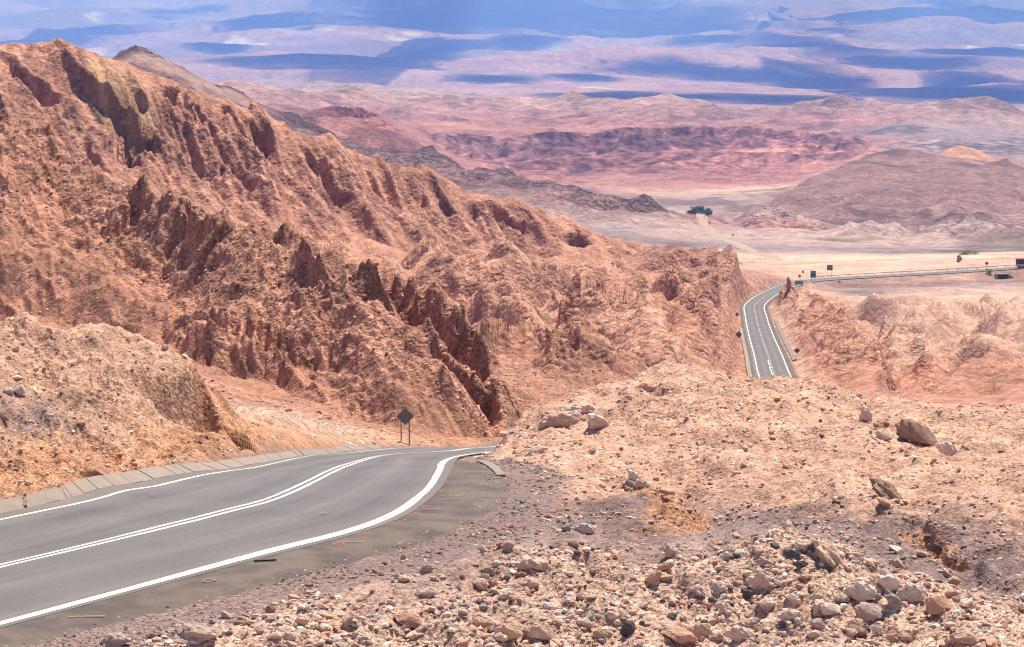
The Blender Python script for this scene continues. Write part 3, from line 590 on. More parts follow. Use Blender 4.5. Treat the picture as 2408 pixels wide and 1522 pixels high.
def terrain_mat():
    m, nt, bs = mat("desert_ground")
    L = nt.links.new
    geo = nt.nodes.new('ShaderNodeNewGeometry')
    at = N(nt, 'ShaderNodeAttribute', attribute_name='Col'); al = N(nt, 'ShaderNodeAttribute', attribute_name='lg')
    lg = al.outputs['Fac']
    tot_c = None; tot_b = None
    # pebbles and clods at five real sizes; 'lg' (how coarse the ground is) says which size rules where
    for q, (size, c0) in enumerate(((.055, 1.65), (.22, 2.2), (.9, 2.75), (3.6, 3.3), (14., 3.9), (60., 4.5))):
        w = math_(nt, 'SUBTRACT', 1.0, math_(nt, 'MULTIPLY', math_(nt, 'ABSOLUTE', math_(nt, 'SUBTRACT', lg, c0)), 1.75), True)
        v = N(nt, 'ShaderNodeTexVoronoi', feature='F1'); v.inputs['Scale'].default_value = 1 / size; v.inputs['Randomness'].default_value = 1
        L(geo.outputs['Position'], v.inputs['Vector'])
        n = N(nt, 'ShaderNodeTexNoise'); n.inputs['Scale'].default_value = .55 / size; n.inputs['Detail'].default_value = 2.5; n.inputs['Roughness'].default_value = .6
        L(geo.outputs['Position'], n.inputs['Vector'])
        sep = nt.nodes.new('ShaderNodeSeparateColor'); L(v.outputs['Color'], sep.inputs[0])
        cval = math_(nt, 'ADD', math_(nt, 'MULTIPLY', math_(nt, 'SUBTRACT', sep.outputs[0], .5), .75), math_(nt, 'MULTIPLY', math_(nt, 'SUBTRACT', n.outputs['Fac'], .5), 1.1))
        c = math_(nt, 'MULTIPLY', cval, w)
        hb = math_(nt, 'ADD', math_(nt, 'MULTIPLY', math_(nt, 'SUBTRACT', .6, v.outputs['Distance']), .28 * size), math_(nt, 'MULTIPLY', n.outputs['Fac'], 1.15 * size))
        b = math_(nt, 'MULTIPLY', hb, w)
        tot_c = c if tot_c is None else math_(nt, 'ADD', tot_c, c)
        tot_b = b if tot_b is None else math_(nt, 'ADD', tot_b, b)
    ar = N(nt, 'ShaderNodeAttribute', attribute_name='rg').outputs['Fac']
    tot_b = math_(nt, 'MULTIPLY', tot_b, ar); tot_c = math_(nt, 'MULTIPLY', tot_c, math_(nt, 'MAXIMUM', ar, .5))
    fac = math_(nt, 'ADD', 1.0, tot_c)
    fac = math_(nt, 'MAXIMUM', fac, .35)
    mul = N(nt, 'ShaderNodeVectorMath', operation='SCALE'); L(at.outputs['Color'], mul.inputs[0]); L(fac, mul.inputs['Scale'])
    L(mul.outputs[0], bs.inputs['Base Color'])
    bs.inputs['Roughness'].default_value = .95; bs.inputs['Specular IOR Level'].default_value = .1
    bp = N(nt, 'ShaderNodeBump'); bp.inputs['Strength'].default_value = .95; bp.inputs['Distance'].default_value = 1.0
    L(tot_b, bp.inputs['Height']); L(bp.outputs[0], bs.inputs['Normal'])
    return m
TERR = terrain_mat()

def mesh_np(name, co, quads, mt, smooth=True, attrs=None):
    me = bpy.data.meshes.new(name)
    me.vertices.add(len(co)); me.vertices.foreach_set('co', co.astype(np.float32).ravel())
    nq = len(quads); k = quads.shape[1]
    me.loops.add(nq * k); me.loops.foreach_set('vertex_index', quads.astype(np.int32).ravel())
    me.polygons.add(nq); me.polygons.foreach_set('loop_start', np.arange(0, nq * k, k, dtype=np.int32))
    me.update(calc_edges=True)
    me.polygons.foreach_set('use_smooth', np.full(nq, smooth))
    for an, (ty, dat) in (attrs or {}).items():
        A = me.attributes.new(an, ty, 'POINT')
        if ty == 'FLOAT_COLOR': A.data.foreach_set('color', np.c_[dat, np.ones(len(dat))].astype(np.float32).ravel())
        else: A.data.foreach_set('value', dat.astype(np.float32).ravel())
    me.materials.append(mt)
    o = bpy.data.objects.new(name, me); C.objects.link(o)
    return o
idx = np.arange(NRW * NC).reshape(NRW, NC)
Q = np.stack([idx[:-1, :-1], idx[:-1, 1:], idx[1:, 1:], idx[1:, :-1]], -1).reshape(-1, 4)
CO = np.stack([X, Y, Z], -1).reshape(-1, 3); CC = COL.reshape(-1, 3); LG = np.log10(Y).ravel(); RG = np.clip(ROUGH / .12, np.where((Y < 1180) & ~((Y > 450) & (X / Y > .1)), .85, .25), 1.3).ravel()
qy = Y.ravel()[Q[:, 0]]
for nm, lo, hi in (('ground', 0, 92), ('hillsides', 92, 1180), ('valley_hills', 1180, 8800), ('far_plain', 8800, 1e9)):
    q = Q[(qy >= lo) & (qy < hi)]
    uq, inv = np.unique(q, return_inverse=True)
    o = mesh_np(nm, CO[uq], inv.reshape(-1, 4), TERR, True, {'Col': ('FLOAT_COLOR', CC[uq]), 'lg': ('FLOAT', LG[uq]), 'rg': ('FLOAT', RG[uq])})
    o['kind'] = 'structure'
print("terrain", time.time() - T0)

# ground lookups
def zat(x, y):
    u = x / y; i = int(np.clip(np.searchsorted(uc, u), 1, NC - 1)); i = i if abs(uc[i] - u) < abs(uc[i - 1] - u) else i - 1
    return float(np.interp(math.log(y), LL[:, i], Z[:, i]))
def on_ray(px, py, ymin=28, ymax=60000):
    """first point of the ground met by a line of sight"""
    u, t = ray(px, py); i = int(np.clip(np.searchsorted(uc, u), 1, NC - 1))
    yy = Y[:, i]; s = (Z[:, i] - t * yy); k = np.where((s > 0) & (yy > ymin) & (yy < ymax))[0]
    if len(k) == 0: return None
    y = yy[k[0]]; return Vector((u * y, y, Z[k[0], i]))
def nrm(x, y, h=.4):
    return Vector((zat(x - h, y) - zat(x + h, y), zat(x, y - h) - zat(x, y + h), 2 * h)).normalized()
#SECTION2
# ------------------------------------------------------------------ materials for things
def simple(name, col, rough=.7, metal=0., noise=.12, scale=8., bump=0., spec=.3):
    m, nt, bs = mat(name); L = nt.links.new
    tc = nt.nodes.new('ShaderNodeTexCoord'); n = N(nt, 'ShaderNodeTexNoise'); n.inputs['Scale'].default_value = scale; n.inputs['Detail'].default_value = 5
    L(tc.outputs['Object'], n.inputs['Vector'])
    f = math_(nt, 'ADD', 1 - noise, math_(nt, 'MULTIPLY', n.outputs['Fac'], 2 * noise))
    v = N(nt, 'ShaderNodeVectorMath', operation='SCALE'); v.inputs[0].default_value = col; L(f, v.inputs['Scale'])
    L(v.outputs[0], bs.inputs['Base Color']); bs.inputs['Roughness'].default_value = rough; bs.inputs['Metallic'].default_value = metal
    bs.inputs['Specular IOR Level'].default_value = spec
    if bump:
        b = N(nt, 'ShaderNodeBump'); b.inputs['Strength'].default_value = bump; b.inputs['Distance'].default_value = .02
        L(n.outputs['Fac'], b.inputs['Height']); L(b.outputs[0], bs.inputs['Normal'])
    return m
def asphalt():
    m, nt, bs = mat("asphalt"); L = nt.links.new
    g = nt.nodes.new('ShaderNodeNewGeometry')
    at = N(nt, 'ShaderNodeAttribute', attribute_name='across')
    n1 = N(nt, 'ShaderNodeTexNoise'); n1.inputs['Scale'].default_value = .5; n1.inputs['Detail'].default_value = 3; L(g.outputs['Position'], n1.inputs['Vector'])
    n2 = N(nt, 'ShaderNodeTexNoise'); n2.inputs['Scale'].default_value = 28; n2.inputs['Detail'].default_value = 3; L(g.outputs['Position'], n2.inputs['Vector'])
    # wheel tracks: polished, slightly darker bands
    tr = math_(nt, 'COSINE', math_(nt, 'MULTIPLY', at.outputs['Fac'], math.pi * 4.0))
    f = math_(nt, 'ADD', .70, math_(nt, 'MULTIPLY', n1.outputs['Fac'], .45))
    f = math_(nt, 'ADD', f, math_(nt, 'MULTIPLY', math_(nt, 'SUBTRACT', n2.outputs['Fac'], .5), .75))
    al = N(nt, 'ShaderNodeAttribute', attribute_name='along'); cx = nt.nodes.new('ShaderNodeCombineXYZ'); L(math_(nt, 'MULTIPLY', at.outputs['Fac'], 9.), cx.inputs[0]); L(math_(nt, 'MULTIPLY', al.outputs['Fac'], .09), cx.inputs[1])
    n3 = N(nt, 'ShaderNodeTexNoise'); n3.inputs['Scale'].default_value = 1; n3.inputs['Detail'].default_value = 5; n3.inputs['Roughness'].default_value = .6; L(cx.outputs[0], n3.inputs['Vector'])
    f = math_(nt, 'ADD', f, math_(nt, 'MULTIPLY', math_(nt, 'SUBTRACT', n3.outputs['Fac'], .5), .55))
    f = math_(nt, 'ADD', f, math_(nt, 'MULTIPLY', tr, .09))
    dusty = math_(nt, 'MULTIPLY', math_(nt, 'SUBTRACT', math_(nt, 'ABSOLUTE', at.outputs['Fac']), .86), 6., True)
    mx = N(nt, 'ShaderNodeMix', data_type='RGBA'); mx.inputs['A'].default_value = (.172, .146, .145, 1); mx.inputs['B'].default_value = (.18, .145, .128, 1); L(dusty, mx.inputs['Factor'])
    v = N(nt, 'ShaderNodeVectorMath', operation='SCALE'); L(mx.outputs['Result'], v.inputs[0]); L(f, v.inputs['Scale'])
    L(v.outputs[0], bs.inputs['Base Color']); bs.inputs['Roughness'].default_value = .85; bs.inputs['Specular IOR Level'].default_value = .25
    b = N(nt, 'ShaderNodeBump'); b.inputs['Strength'].default_value = .4; b.inputs['Distance'].default_value = .01; L(n2.outputs['Fac'], b.inputs['Height']); L(b.outputs[0], bs.inputs['Normal'])
    return m
def paint(name, col):
    m, nt, bs = mat(name); L = nt.links.new
    g = nt.nodes.new('ShaderNodeNewGeometry')
    n = N(nt, 'ShaderNodeTexNoise'); n.inputs['Scale'].default_value = 9; n.inputs['Detail'].default_value = 6; n.inputs['Roughness'].default_value = .7; L(g.outputs['Position'], n.inputs['Vector'])
    r = N(nt, 'ShaderNodeMapRange'); L(n.outputs['Fac'], r.inputs[0]); r.inputs[1].default_value = .56; r.inputs[2].default_value = .72
    mx = N(nt, 'ShaderNodeMix', data_type='RGBA'); mx.inputs['A'].default_value = (*col, 1); mx.inputs['B'].default_value = (.3, .27, .25, 1); L(r.outputs[0], mx.inputs['Factor'])
    L(mx.outputs['Result'], bs.inputs['Base Color']); bs.inputs['Roughness'].default_value = .6
    return m
def shoulder_mat():
    m, nt, bs = mat("gritty_shoulder"); L = nt.links.new
    g = nt.nodes.new('ShaderNodeNewGeometry')
    v = N(nt, 'ShaderNodeTexVoronoi'); v.inputs['Scale'].default_value = 9; L(g.outputs['Position'], v.inputs['Vector'])
    r = N(nt, 'ShaderNodeMapRange'); L(v.outputs['Distance'], r.inputs[0]); r.inputs[1].default_value = .10; r.inputs[2].default_value = .2
    n = N(nt, 'ShaderNodeTexNoise'); n.inputs['Scale'].default_value = 1.2; n.inputs['Detail'].default_value = 8; L(g.outputs['Position'], n.inputs['Vector'])
    ramp = N(nt, 'ShaderNodeValToRGB'); ramp.color_ramp.elements[0].position = .38; ramp.color_ramp.elements[0].color = (.088, .060, .051, 1); ramp.color_ramp.elements[1].position = .62; ramp.color_ramp.elements[1].color = (.155, .105, .087, 1)
    L(n.outputs['Fac'], ramp.inputs[0])
    mx = N(nt, 'ShaderNodeMix', data_type='RGBA'); mx.inputs['A'].default_value = (.05, .042, .04, 1); L(ramp.outputs[0], mx.inputs['B']); L(r.outputs[0], mx.inputs['Factor'])
    L(mx.outputs['Result'], bs.inputs['Base Color']); bs.inputs['Roughness'].default_value = .9
    return m
M = dict(asphalt=asphalt(), white=paint("road_paint_white", (.74, .70, .65)), pinkp=paint("road_paint_pink", (.42, .12, .15)), yellowp=paint("road_paint_yellow", (.42, .28, .10)),
         shoulder=shoulder_mat(), concrete=simple("concrete", (.30, .225, .188), .9, 0, .25, 3, .3), steel=simple("galvanised_steel", (.20, .20, .215), .55, .5, .1), dsteel=simple("weathered_sign_back", (.17, .155, .158), .6, .3, .12),
         green=simple("sign_green", (.0, .22, .17), .4), yellow=simple("sign_yellow", (.75, .36, .01), .4), black=simple("sign_black", (.02, .02, .02), .5), lwhite=simple("sign_white", (.8, .8, .8), .4),
         maroon=simple("truck_maroon", (.16, .02, .045), .5), silver=simple("truck_silver", (.5, .5, .52), .4), tyre=simple("tyre", (.015, .015, .015), .85), dark=simple("dark_metal", (.03, .03, .035), .6),
         rail=simple("rail_steel", (.62, .60, .58), .45, .3, .06), wood=simple("post_wood", (.16, .12, .10), .8), stick=simple("dark_stick", (.03, .025, .02), .8),
         leaf=simple("leaves", (.055, .12, .02), .7, 0, .5, .6), leaf2=simple("dry_leaves", (.17, .19, .05), .8, 0, .4, 2), bark=simple("bark", (.12, .08, .05), .9))
def link(o, parent=None):
    C.objects.link(o)
    if parent: o.parent = parent
    return o
def mk(name, bm, m, parent=None, smooth=False):
    me = bpy.data.meshes.new(name); bm.to_mesh(me); bm.free(); me.materials.append(m)
    if smooth: me.polygons.foreach_set('use_smooth', [True] * len(me.polygons))
    return link(bpy.data.objects.new(name, me), parent)
def thing(name, label, cat, loc=(0, 0, 0), rz=0, group=None):
    o = bpy.data.objects.new(name, None); C.objects.link(o); o.location = loc; o.rotation_euler = (0, 0, rz)
    o.empty_display_size = .2
    o['label'] = label; o['category'] = cat
    if group: o['group'] = group
    return o
def tag(o, label, cat, group=None):
    o['label'] = label; o['category'] = cat
    if group: o['group'] = group
    return o
def box(bm, c, s, rot=None, bev=0):
    r = bmesh.ops.create_cube(bm, size=1); vs = r['verts']
    bmesh.ops.scale(bm, vec=s, verts=vs)
    if bev:
        es = list({e for v in vs for e in v.link_edges}); rr = bmesh.ops.bevel(bm, geom=es, offset=bev, segments=1, affect='EDGES'); vs = list({v for f in rr['faces'] for v in f.verts} | {v for v in vs if v.is_valid})
    if rot: bmesh.ops.rotate(bm, matrix=rot, verts=vs, cent=(0, 0, 0))
    bmesh.ops.translate(bm, vec=c, verts=vs); return vs
def cyl(bm, c, r, h, axis='Z', seg=14, r2=None):
    rr = bmesh.ops.create_cone(bm, cap_ends=True, segments=seg, radius1=r, radius2=r if r2 is None else r2, depth=h); vs = rr['verts']
    if axis == 'X': bmesh.ops.rotate(bm, matrix=Matrix.Rotation(math.pi / 2, 3, 'Y'), verts=vs, cent=(0, 0, 0))
    if axis == 'Y': bmesh.ops.rotate(bm, matrix=Matrix.Rotation(math.pi / 2, 3, 'X'), verts=vs, cent=(0, 0, 0))
    bmesh.ops.translate(bm, vec=c, verts=vs); return vs

# ------------------------------------------------------------------ the road and its markings
nn = len(RC)
hwid = np.hypot(RH[:, 0], RH[:, 1]); side = RH / hwid[:, None]; slz = side[:, 2].copy(); side[:, 2] = 0   # unit, towards the left edge line; slz is the crossfall
nearmask = np.arange(nn) < len(NR_)
arc = np.r_[0, np.cumsum(np.linalg.norm(np.diff(RC, axis=0), axis=1))]
def ribbon(name, offs, lift, m, parent=None, rows=None, attr=False):
    """offs: list of (edge sign, metres outward from that edge line) or (0, metres left of the centre), dz"""
    rows = np.arange(nn) if rows is None else rows
    cols = []
    for sg, d, dz in offs:
        base = RC[rows] + side[rows] * (sg * hwid[rows])[:, None]
        dd = d(rows) if callable(d) else d
        p = base + side[rows] * ((np.asarray(dd) * (sg if sg else 1)) * np.ones(len(rows)))[:, None]; p[:, 2] = RC[rows, 2] + slz[rows] * (sg * hwid[rows] + np.asarray(dd) * (sg if sg else 1)) + lift + dz; cols.append(p)
    A = np.stack(cols, 1); n, k = A.shape[:2]; ii = np.arange(n * k).reshape(n, k)
    q = np.stack([ii[:-1, :-1], ii[1:, :-1], ii[1:, 1:], ii[:-1, 1:]], -1).reshape(-1, 4)
    at = {}
    if attr:
        ac = np.array([o[0] if o[0] else o[1] / 3.5 for o in offs]) ; at = {'across': ('FLOAT', np.tile(ac, n)), 'along': ('FLOAT', np.repeat(arc[rows], k))}
    nz = (np.cross(A[1, 0] - A[0, 0], A[0, 1] - A[0, 0]))[2]
    if nz < 0: q = q[:, ::-1]
    o = mesh_np(name, A.reshape(-1, 3), q, m, False, at)
    if parent: o.parent = parent
    return o
wob = lambda amp, sd: (lambda rows: amp * perlin(rows * .11 + sd, rows * 0. + .5, sd) + amp * .5 * perlin(rows * .43 + sd, rows * 0. + .5, sd + 1))
def plus(c, f): return lambda rows: c + f(rows)
road = ribbon('road', [(1, .78, 0), (1, 0, 0), (0, 1.75, 0), (0, .0, 0), (0, -1.75, 0), (-1, 0, 0), (-1, .34, 0)], 0, M['asphalt'], None, None, True); road['kind'] = 'structure'
nrow = np.where(nearmask)[0]; frow = np.where(~nearmask)[0]
shw = lambda rows: 2.6 - 2.15 * sstep(56, 68, RC[rows, 1]) + .16 * perlin(rows * .13, rows * 0. + .5, 5) + .08 * perlin(rows * .5, rows * 0. + .5, 6)
sh = ribbon('road_shoulder', [(-1, .25, 0), (-1, lambda r: shw(r) * .5, -.01), (-1, shw, -.07)], -.006, M['shoulder'], None, nrow); sh['kind'] = 'structure'
sh2 = ribbon('road_shoulder', [(-1, .30, 0), (-1, 1.4, -.04)], -.02, M['shoulder'], None, frow); sh2['kind'] = 'structure'
sh3 = ribbon('road_shoulder', [(1, 1.5, -.04), (1, .70, 0)], -.02, M['shoulder'], None, frow); sh3['kind'] = 'structure'
w = .012
lw = lambda sg: (lambda rows: sg * (.15 - .05 * sstep(51, 57, RC[rows, 1])) + wob(w, 3 if sg > 0 else 4)(rows))
ribbon('edge_line', [(-1, lw(1), 0), (-1, lw(-1), 0)], .005, M['white'], road, nrow)
ribbon('edge_line', [(1, plus(.07, wob(w, 5)), 0), (1, plus(-.07, wob(w, 6)), 0)], .005, M['white'], road, nrow)
ribbon('centre_line', [(0, plus(.18, wob(w, 7)), 0), (0, plus(.07, wob(w, 8)), 0)], .005, M['white'], road, nrow)
ribbon('centre_line', [(0, plus(-.06, wob(w, 9)), 0), (0, plus(-.18, wob(w, 10)), 0)], .005, M['white'], road, nrow)
ribbon('edge_line', [(-1, .13, 0), (-1, -.13, 0)], .03, M['white'], road, frow)
ribbon('edge_line', [(1, .13, 0), (1, -.13, 0)], .03, M['white'], road, frow)
# broken centre line of the distant stretch, and the solid line that joins it at the near end
arc = np.r_[0, np.cumsum(np.linalg.norm(np.diff(RC, axis=0), axis=1))]
a0, a1 = arc[frow[0]], arc[frow[-1]]
bmv, bmf = [], []
t = a0 + 5
while t < a1 - 5:
    k0, k1 = np.searchsorted(arc, [t, t + 1.7]); k1 = max(k1, k0 + 1)
    for k in (k0, k1):
        for d in (.13, -.13):
            p = RC[k] + side[k] * d; bmv.append((p[0], p[1], p[2] + .03))
    n0 = len(bmv) - 4; bmf.append((n0, n0 + 2, n0 + 3, n0 + 1)); t += 6.0
o = mesh_np('centre_line', np.array(bmv), np.array(bmf)[:, ::-1] if False else np.array(bmf), M['white'], False); o.parent = road
kk = frow[(RC[frow, 1] < 560)]
ribbon('centre_line', [(0, .55, 0), (0, .33, 0)], .03, M['white'], road, kk)
def onroad(px, py, z=-9.5):
    u, t = ray(px, py); y = z / t; return Vector((u * y, y, z))
# survey crews' paint: small pink rings and yellow strokes
for px, py, r in ((115, 1208, .10), (360, 1161, .09), (536, 1121, .09), (762, 1207, .10), (957, 1166, .08), (492, 1366, .17), (797, 1281, .16), (943, 1224, .14), (981, 1208, .10), (1001, 1191, .11), (1012, 1167, .08), (1010, 1150, .08)):
    p = onroad(px, py); bm = bmesh.new(); n = 18; ring = []
    for k in range(n):
        a = 2 * math.pi * k / n; rr = r * .72 * (1 + .2 * math.sin(3 * a + px)); ring.append([bm.verts.new((p.x + math.cos(a) * rr * q, p.y + math.sin(a) * rr * q * 1.15, p.z + .012)) for q in (1, .74)])
    for k in range(n):
        a, b = ring[k], ring[(k + 1) % n]; bm.faces.new((a[0], b[0], b[1], a[1]))
    mk('paint_ring', bm, M['pinkp'], road)
for (ax, ay), (bx, by) in (((160, 1451), (248, 1449)), ((790, 1276), (858, 1275)), ((1036, 1166), (1088, 1165)), ((975, 1199), (1038, 1197))):
    a, b = onroad(ax, ay), onroad(bx, by); bm = bmesh.new(); d = (b - a); w_ = Vector((-d.y, d.x, 0)).normalized() * .017; vs = []
    for k in range(9):
        p = a + d * (k / 8) + Vector((0, random.uniform(-.02, .02), .012)); vs.append((bm.verts.new(p - w_), bm.verts.new(p + w_)))
    for k in range(8): bm.faces.new((vs[k][0], vs[k + 1][0], vs[k + 1][1], vs[k][1]))
    mk('paint_stroke', bm, M['yellowp'], road)
a, b = onroad(598, 1322), onroad(650, 1319); bm = bmesh.new()
for k in range(6):
    p = a.lerp(b, k / 6); q = a.lerp(b, (k + 1) / 6); m_ = (p + q) / 2 + Vector((0, 0, .02)); box(bm, m_, ((q - p).length * 1.05, .03, .03), Matrix.Rotation(math.atan2((q - p).y, (q - p).x), 3, 'Z'))
tag(mk('stick', bm, M['stick']), 'dark thin strip of rubber lying across the thick white edge line', 'debris')

# concrete gutter slabs along the far side of the near road, and gutters beside the distant road
def slabs(name, sg, inner, wd, tilt, rows, step, gap, lift=.0):
    bm = bmesh.new(); t = arc[rows[0]]; te = arc[rows[-1]]; k = 0
    while t < te:
        k0, k1 = np.searchsorted(arc, [t, t + step - gap]); k1 = min(max(k1, k0 + 1), nn - 1)
        dz = random.uniform(-.012, .012)
        def pt(kq, d, z): p = RC[kq] + side[kq] * sg * (hwid[kq] + d); return bm.verts.new((p[0], p[1], p[2] + slz[kq] * sg * (hwid[kq] + d) + z + dz + lift))
        q = [pt(k0, inner, .0), pt(k1, inner, .0), pt(k1, inner + wd * .25, .055), pt(k0, inner + wd * .25, .055), pt(k1, inner + wd, tilt), pt(k0, inner + wd, tilt), pt(k1, inner + wd, -.3), pt(k0, inner + wd, -.3), pt(k0, inner, -.3), pt(k1, inner, -.3)]
        for f in ((0, 1, 2, 3), (3, 2, 4, 5), (5, 4, 6, 7), (8, 9, 1, 0), (0, 3, 5, 7, 8), (1, 9, 6, 4, 2)): bm.faces.new([q[i] for i in f])
        t += step
    bmesh.ops.recalc_face_normals(bm, faces=bm.faces)
    o = mk(name, bm, M['concrete']); o['kind'] = 'structure'; return o
slabs('kerb', 1, .80, .52, .20, nrow[(RC[nrow, 1] < 122)], 1.0, .035)
slabs('gutter', 1, 1.5, 1.0, .35, frow[(RC[frow, 1] > 480) & (RC[frow, 1] < 700)], 6.0, .1, .05)
slabs('gutter', -1, 2.1, 1.0, .4, frow[(RC[frow, 1] > 560) & (RC[frow, 1] < 745)], 6.0, .1, .1)
bm = bmesh.new()
pts_ = [(1130, 1088), (1142, 1093), (1155, 1100), (1168, 1110), (1178, 1122)]
prev = None
for px, py in pts_:
    g = on_ray(px, py, 50, 80); x, y, z = g.x, g.y, g.z
    r_ = [bm.verts.new((x - .10, y + .14, z + .03)), bm.verts.new((x + .12, y - .14, z + .09)), bm.verts.new((x + .12, y - .14, z - .3)), bm.verts.new((x - .10, y + .14, z - .3))]
    if prev: [bm.faces.new((prev[i], r_[i], r_[(i + 1) % 4], prev[(i + 1) % 4])) for i in range(4)]
    else: bm.faces.new(r_)
    prev = r_
bm.faces.new(prev[::-1]); bmesh.ops.recalc_face_normals(bm, faces=bm.faces)
o = mk('gutter', bm, M['concrete']); o['kind'] = 'structure'

# ------------------------------------------------------------------ road signs
def seat(px, py, Yd):
    g = on_ray(px, py, Yd * .86, Yd * 1.3)
    return (g.x, g.y, zat(g.x, g.y)) if g is not None else (ray(px, py)[0] * Yd, Yd, zat(ray(px, py)[0] * Yd, Yd))
def poly_plate(pts, th):
    bm = bmesh.new(); f = [bm.verts.new((x, -th / 2, z)) for x, z in pts]; b = [bm.verts.new((x, th / 2, z)) for x, z in pts]
    bm.faces.new(f); bm.faces.new(b[::-1]); n = len(pts)
    for k in range(n): bm.faces.new((f[k], b[k], b[(k + 1) % n], f[(k + 1) % n]))
    bmesh.ops.recalc_face_normals(bm, faces=bm.faces); return bm
def rounded_diamond(h, r=.06):
    pts = []
    for q in range(4):
        a0 = q * math.pi / 2; cx, cz = math.cos(a0) * (h - r * 1.414), math.sin(a0) * (h - r * 1.414)
        for k in range(5):
            a = a0 + (k / 4 - .5) * math.pi / 2; pts.append((cx + math.cos(a) * r, cz + math.sin(a) * r))
    return pts
def posts(root, xs, top, r, mm, y=.05):
    for x in xs:
        bm = bmesh.new(); box(bm, (x, y, top / 2 - .25), (r * 2, r * 2, top + .5)); mk('post', bm, mm, root)
def diamond_sign(name, label, px, py, Yd, half, zc, face, rz=0, gap=.47, group=None, arrow=True, two=True, back=False):
    x, y, z = seat(px, py, Yd)
    r = thing(name, label, 'road sign', (x, y, z), rz, group)
    bm = poly_plate(rounded_diamond(half), .02); bmesh.ops.translate(bm, vec=(0, 0, zc), verts=bm.verts); pl = mk('panel', bm, face, r)
    posts(r, (-gap / 2, gap / 2) if two else (0,), zc + half * .45, .035 if half < .6 else .03, M['dsteel'] if back else M['steel'], -.04 if back else .05)
    if back:
        for zz in (zc + half * .42, zc - half * .35):
            bm = bmesh.new(); box(bm, (0, -.022, zz), (gap + .12, .02, .045)); mk('brace', bm, M['dsteel'], r)
    elif arrow:
        bm = bmesh.new()
        for (cx, cz, sx, sz, an) in ((-.12, -.12, .10, .34, 0), (-.02, .1, .32, .10, -.6), (.16, .2, .12, .22, .8), (.1, .28, .22, .08, 0)):
            box(bm, (cx * half / .53, -.014, zc + cz * half / .53), (sx * half / .53, .006, sz * half / .53), Matrix.Rotation(an, 3, 'Y'))
        mk('symbol', bm, M['black'], pl)
    return r
diamond_sign('warning_sign', 'grey back of a large diamond sign on two posts beside the near road bend', 953, 1046, 131, .53, 1.56, M['dsteel'], .05, .48, back=True)
diamond_sign('warning_sign', 'yellow diamond bend sign at the inner edge of the far road curve', 1836, 708, 805, .80, 2.3, M['yellow'], 0, .8)
diamond_sign('warning_sign', 'yellow diamond sign standing just above the wide green sign', 1880, 668, 905, .8, 3.0, M['yellow'], 0, .8)
diamond_sign('warning_sign', 'dark diamond sign back left of the distant road, half way down the cutting', 1737, 800, 625, .95, 1.5, M['dsteel'], .1, .6, back=True)
diamond_sign('warning_sign', 'small dark sign back left of the distant road near its bend', 1733, 752, 730, .7, 1.6, M['dsteel'], .1, .5, back=True)
diamond_sign('warning_sign', 'dark diamond sign back on the red slope right of the distant road', 1874, 838, 545, .78, 1.5, M['dsteel'], -.1, .5, back=True)
diamond_sign('warning_sign', 'grey diamond sign back behind the guard rail, left of the truck', 2320, 636, 1035, .85, 2.9, M['steel'], 0, .7, back=True)
diamond_sign('warning_sign', 'tiny yellow diamond sign beside the dirt track by the green trees', 1668, 534, 1900, 1.3, 3.2, M['yellow'], 0, .8, arrow=False)
diamond_sign('warning_sign', 'tiny yellow diamond sign low on the pale slope above the valley floor', 1723, 562, 1640, 1.0, 2.6, M['yellow'], 0, .8, arrow=False)
def rect_sign(name, label, px, py, Yd, w, h, zb, face, marks=(), rz=0, nleg=2):
    x, y, z = seat(px, py, Yd)
    r = thing(name, label, 'road sign', (x, y, z), rz)
    bm = bmesh.new(); box(bm, (0, 0, zb + h / 2), (w, .06, h), bev=.02); pl = mk('panel', bm, face, r)
    if marks:
        bm = bmesh.new(); b2 = (w - .16, h - .16)
        for cx, cz, sx, sz in ((0, b2[1] / 2, b2[0], .05), (0, -b2[1] / 2, b2[0], .05), (-b2[0] / 2, 0, .05, b2[1] + .04), (b2[0] / 2, 0, .05, b2[1] + .04)): box(bm, (cx, -.034, zb + h / 2 + cz), (sx, .008, sz))
        mk('border', bm, M['lwhite'], pl)
        for row in marks:
            bm = bmesh.new()
            for cx, cz, sx, sz, an in row: box(bm, (cx, -.036, zb + h / 2 + cz), (sx, .008, sz), Matrix.Rotation(an, 3, 'Y'))
            mk('lettering', bm, M['lwhite'], pl)
    posts(r, (-w * .32, w * .32), zb + h * .9, .06, M['steel'], .08)
    return r
def words(rows):                       # too far off to read: broken strokes the size of the letters
    out = []; rr = random.Random(5)
    for z, x0, x1, s in rows:
        x = x0; out.append([])
        while x < x1:
            wl = rr.uniform(.5, .9) * s
            out[-1] += [(x, z, wl * .22, s, 0), (x + wl * .4, z + s * .3 * rr.choice((-1, 1)), wl * .6, s * .2, 0)]; x += wl * 1.15
    return out
rect_sign('direction_sign', 'tall green direction sign with white arrow above the road junction', 1912, 664, 940, 2.3, 2.9, 1.6, M['green'], words([(.75, -.5, .8, .28), (.3, -.5, .7, .24), (-.75, 0, .8, .24)]) )
rect_sign('direction_sign', 'wide green place name sign on top of the red ridge', 1879, 680, 860, 3.1, 1.55, 1.3, M['green'], words([(.3, -1.2, 1.2, .3), (-.3, -1.2, 1.2, .3)]))
rect_sign('direction_sign', 'blank grey back of a square sign beyond the far road', 1951, 650, 1020, 2.5, 2.4, 2.4, M['dsteel'])
x, y, z = P(1888, 652, 990)
r = thing('marker_post', 'thin grey marker sign on a single post left of the tall green sign', 'road sign', (x, y, zat(x, y)))
bm = bmesh.new(); box(bm, (0, 0, 2.9), (1.0, .05, 1.0), bev=.01); mk('panel', bm, M['steel'], r); posts(r, (0,), 3.2, .05, M['steel'])
x, y, z = P(1974, 664, 962)
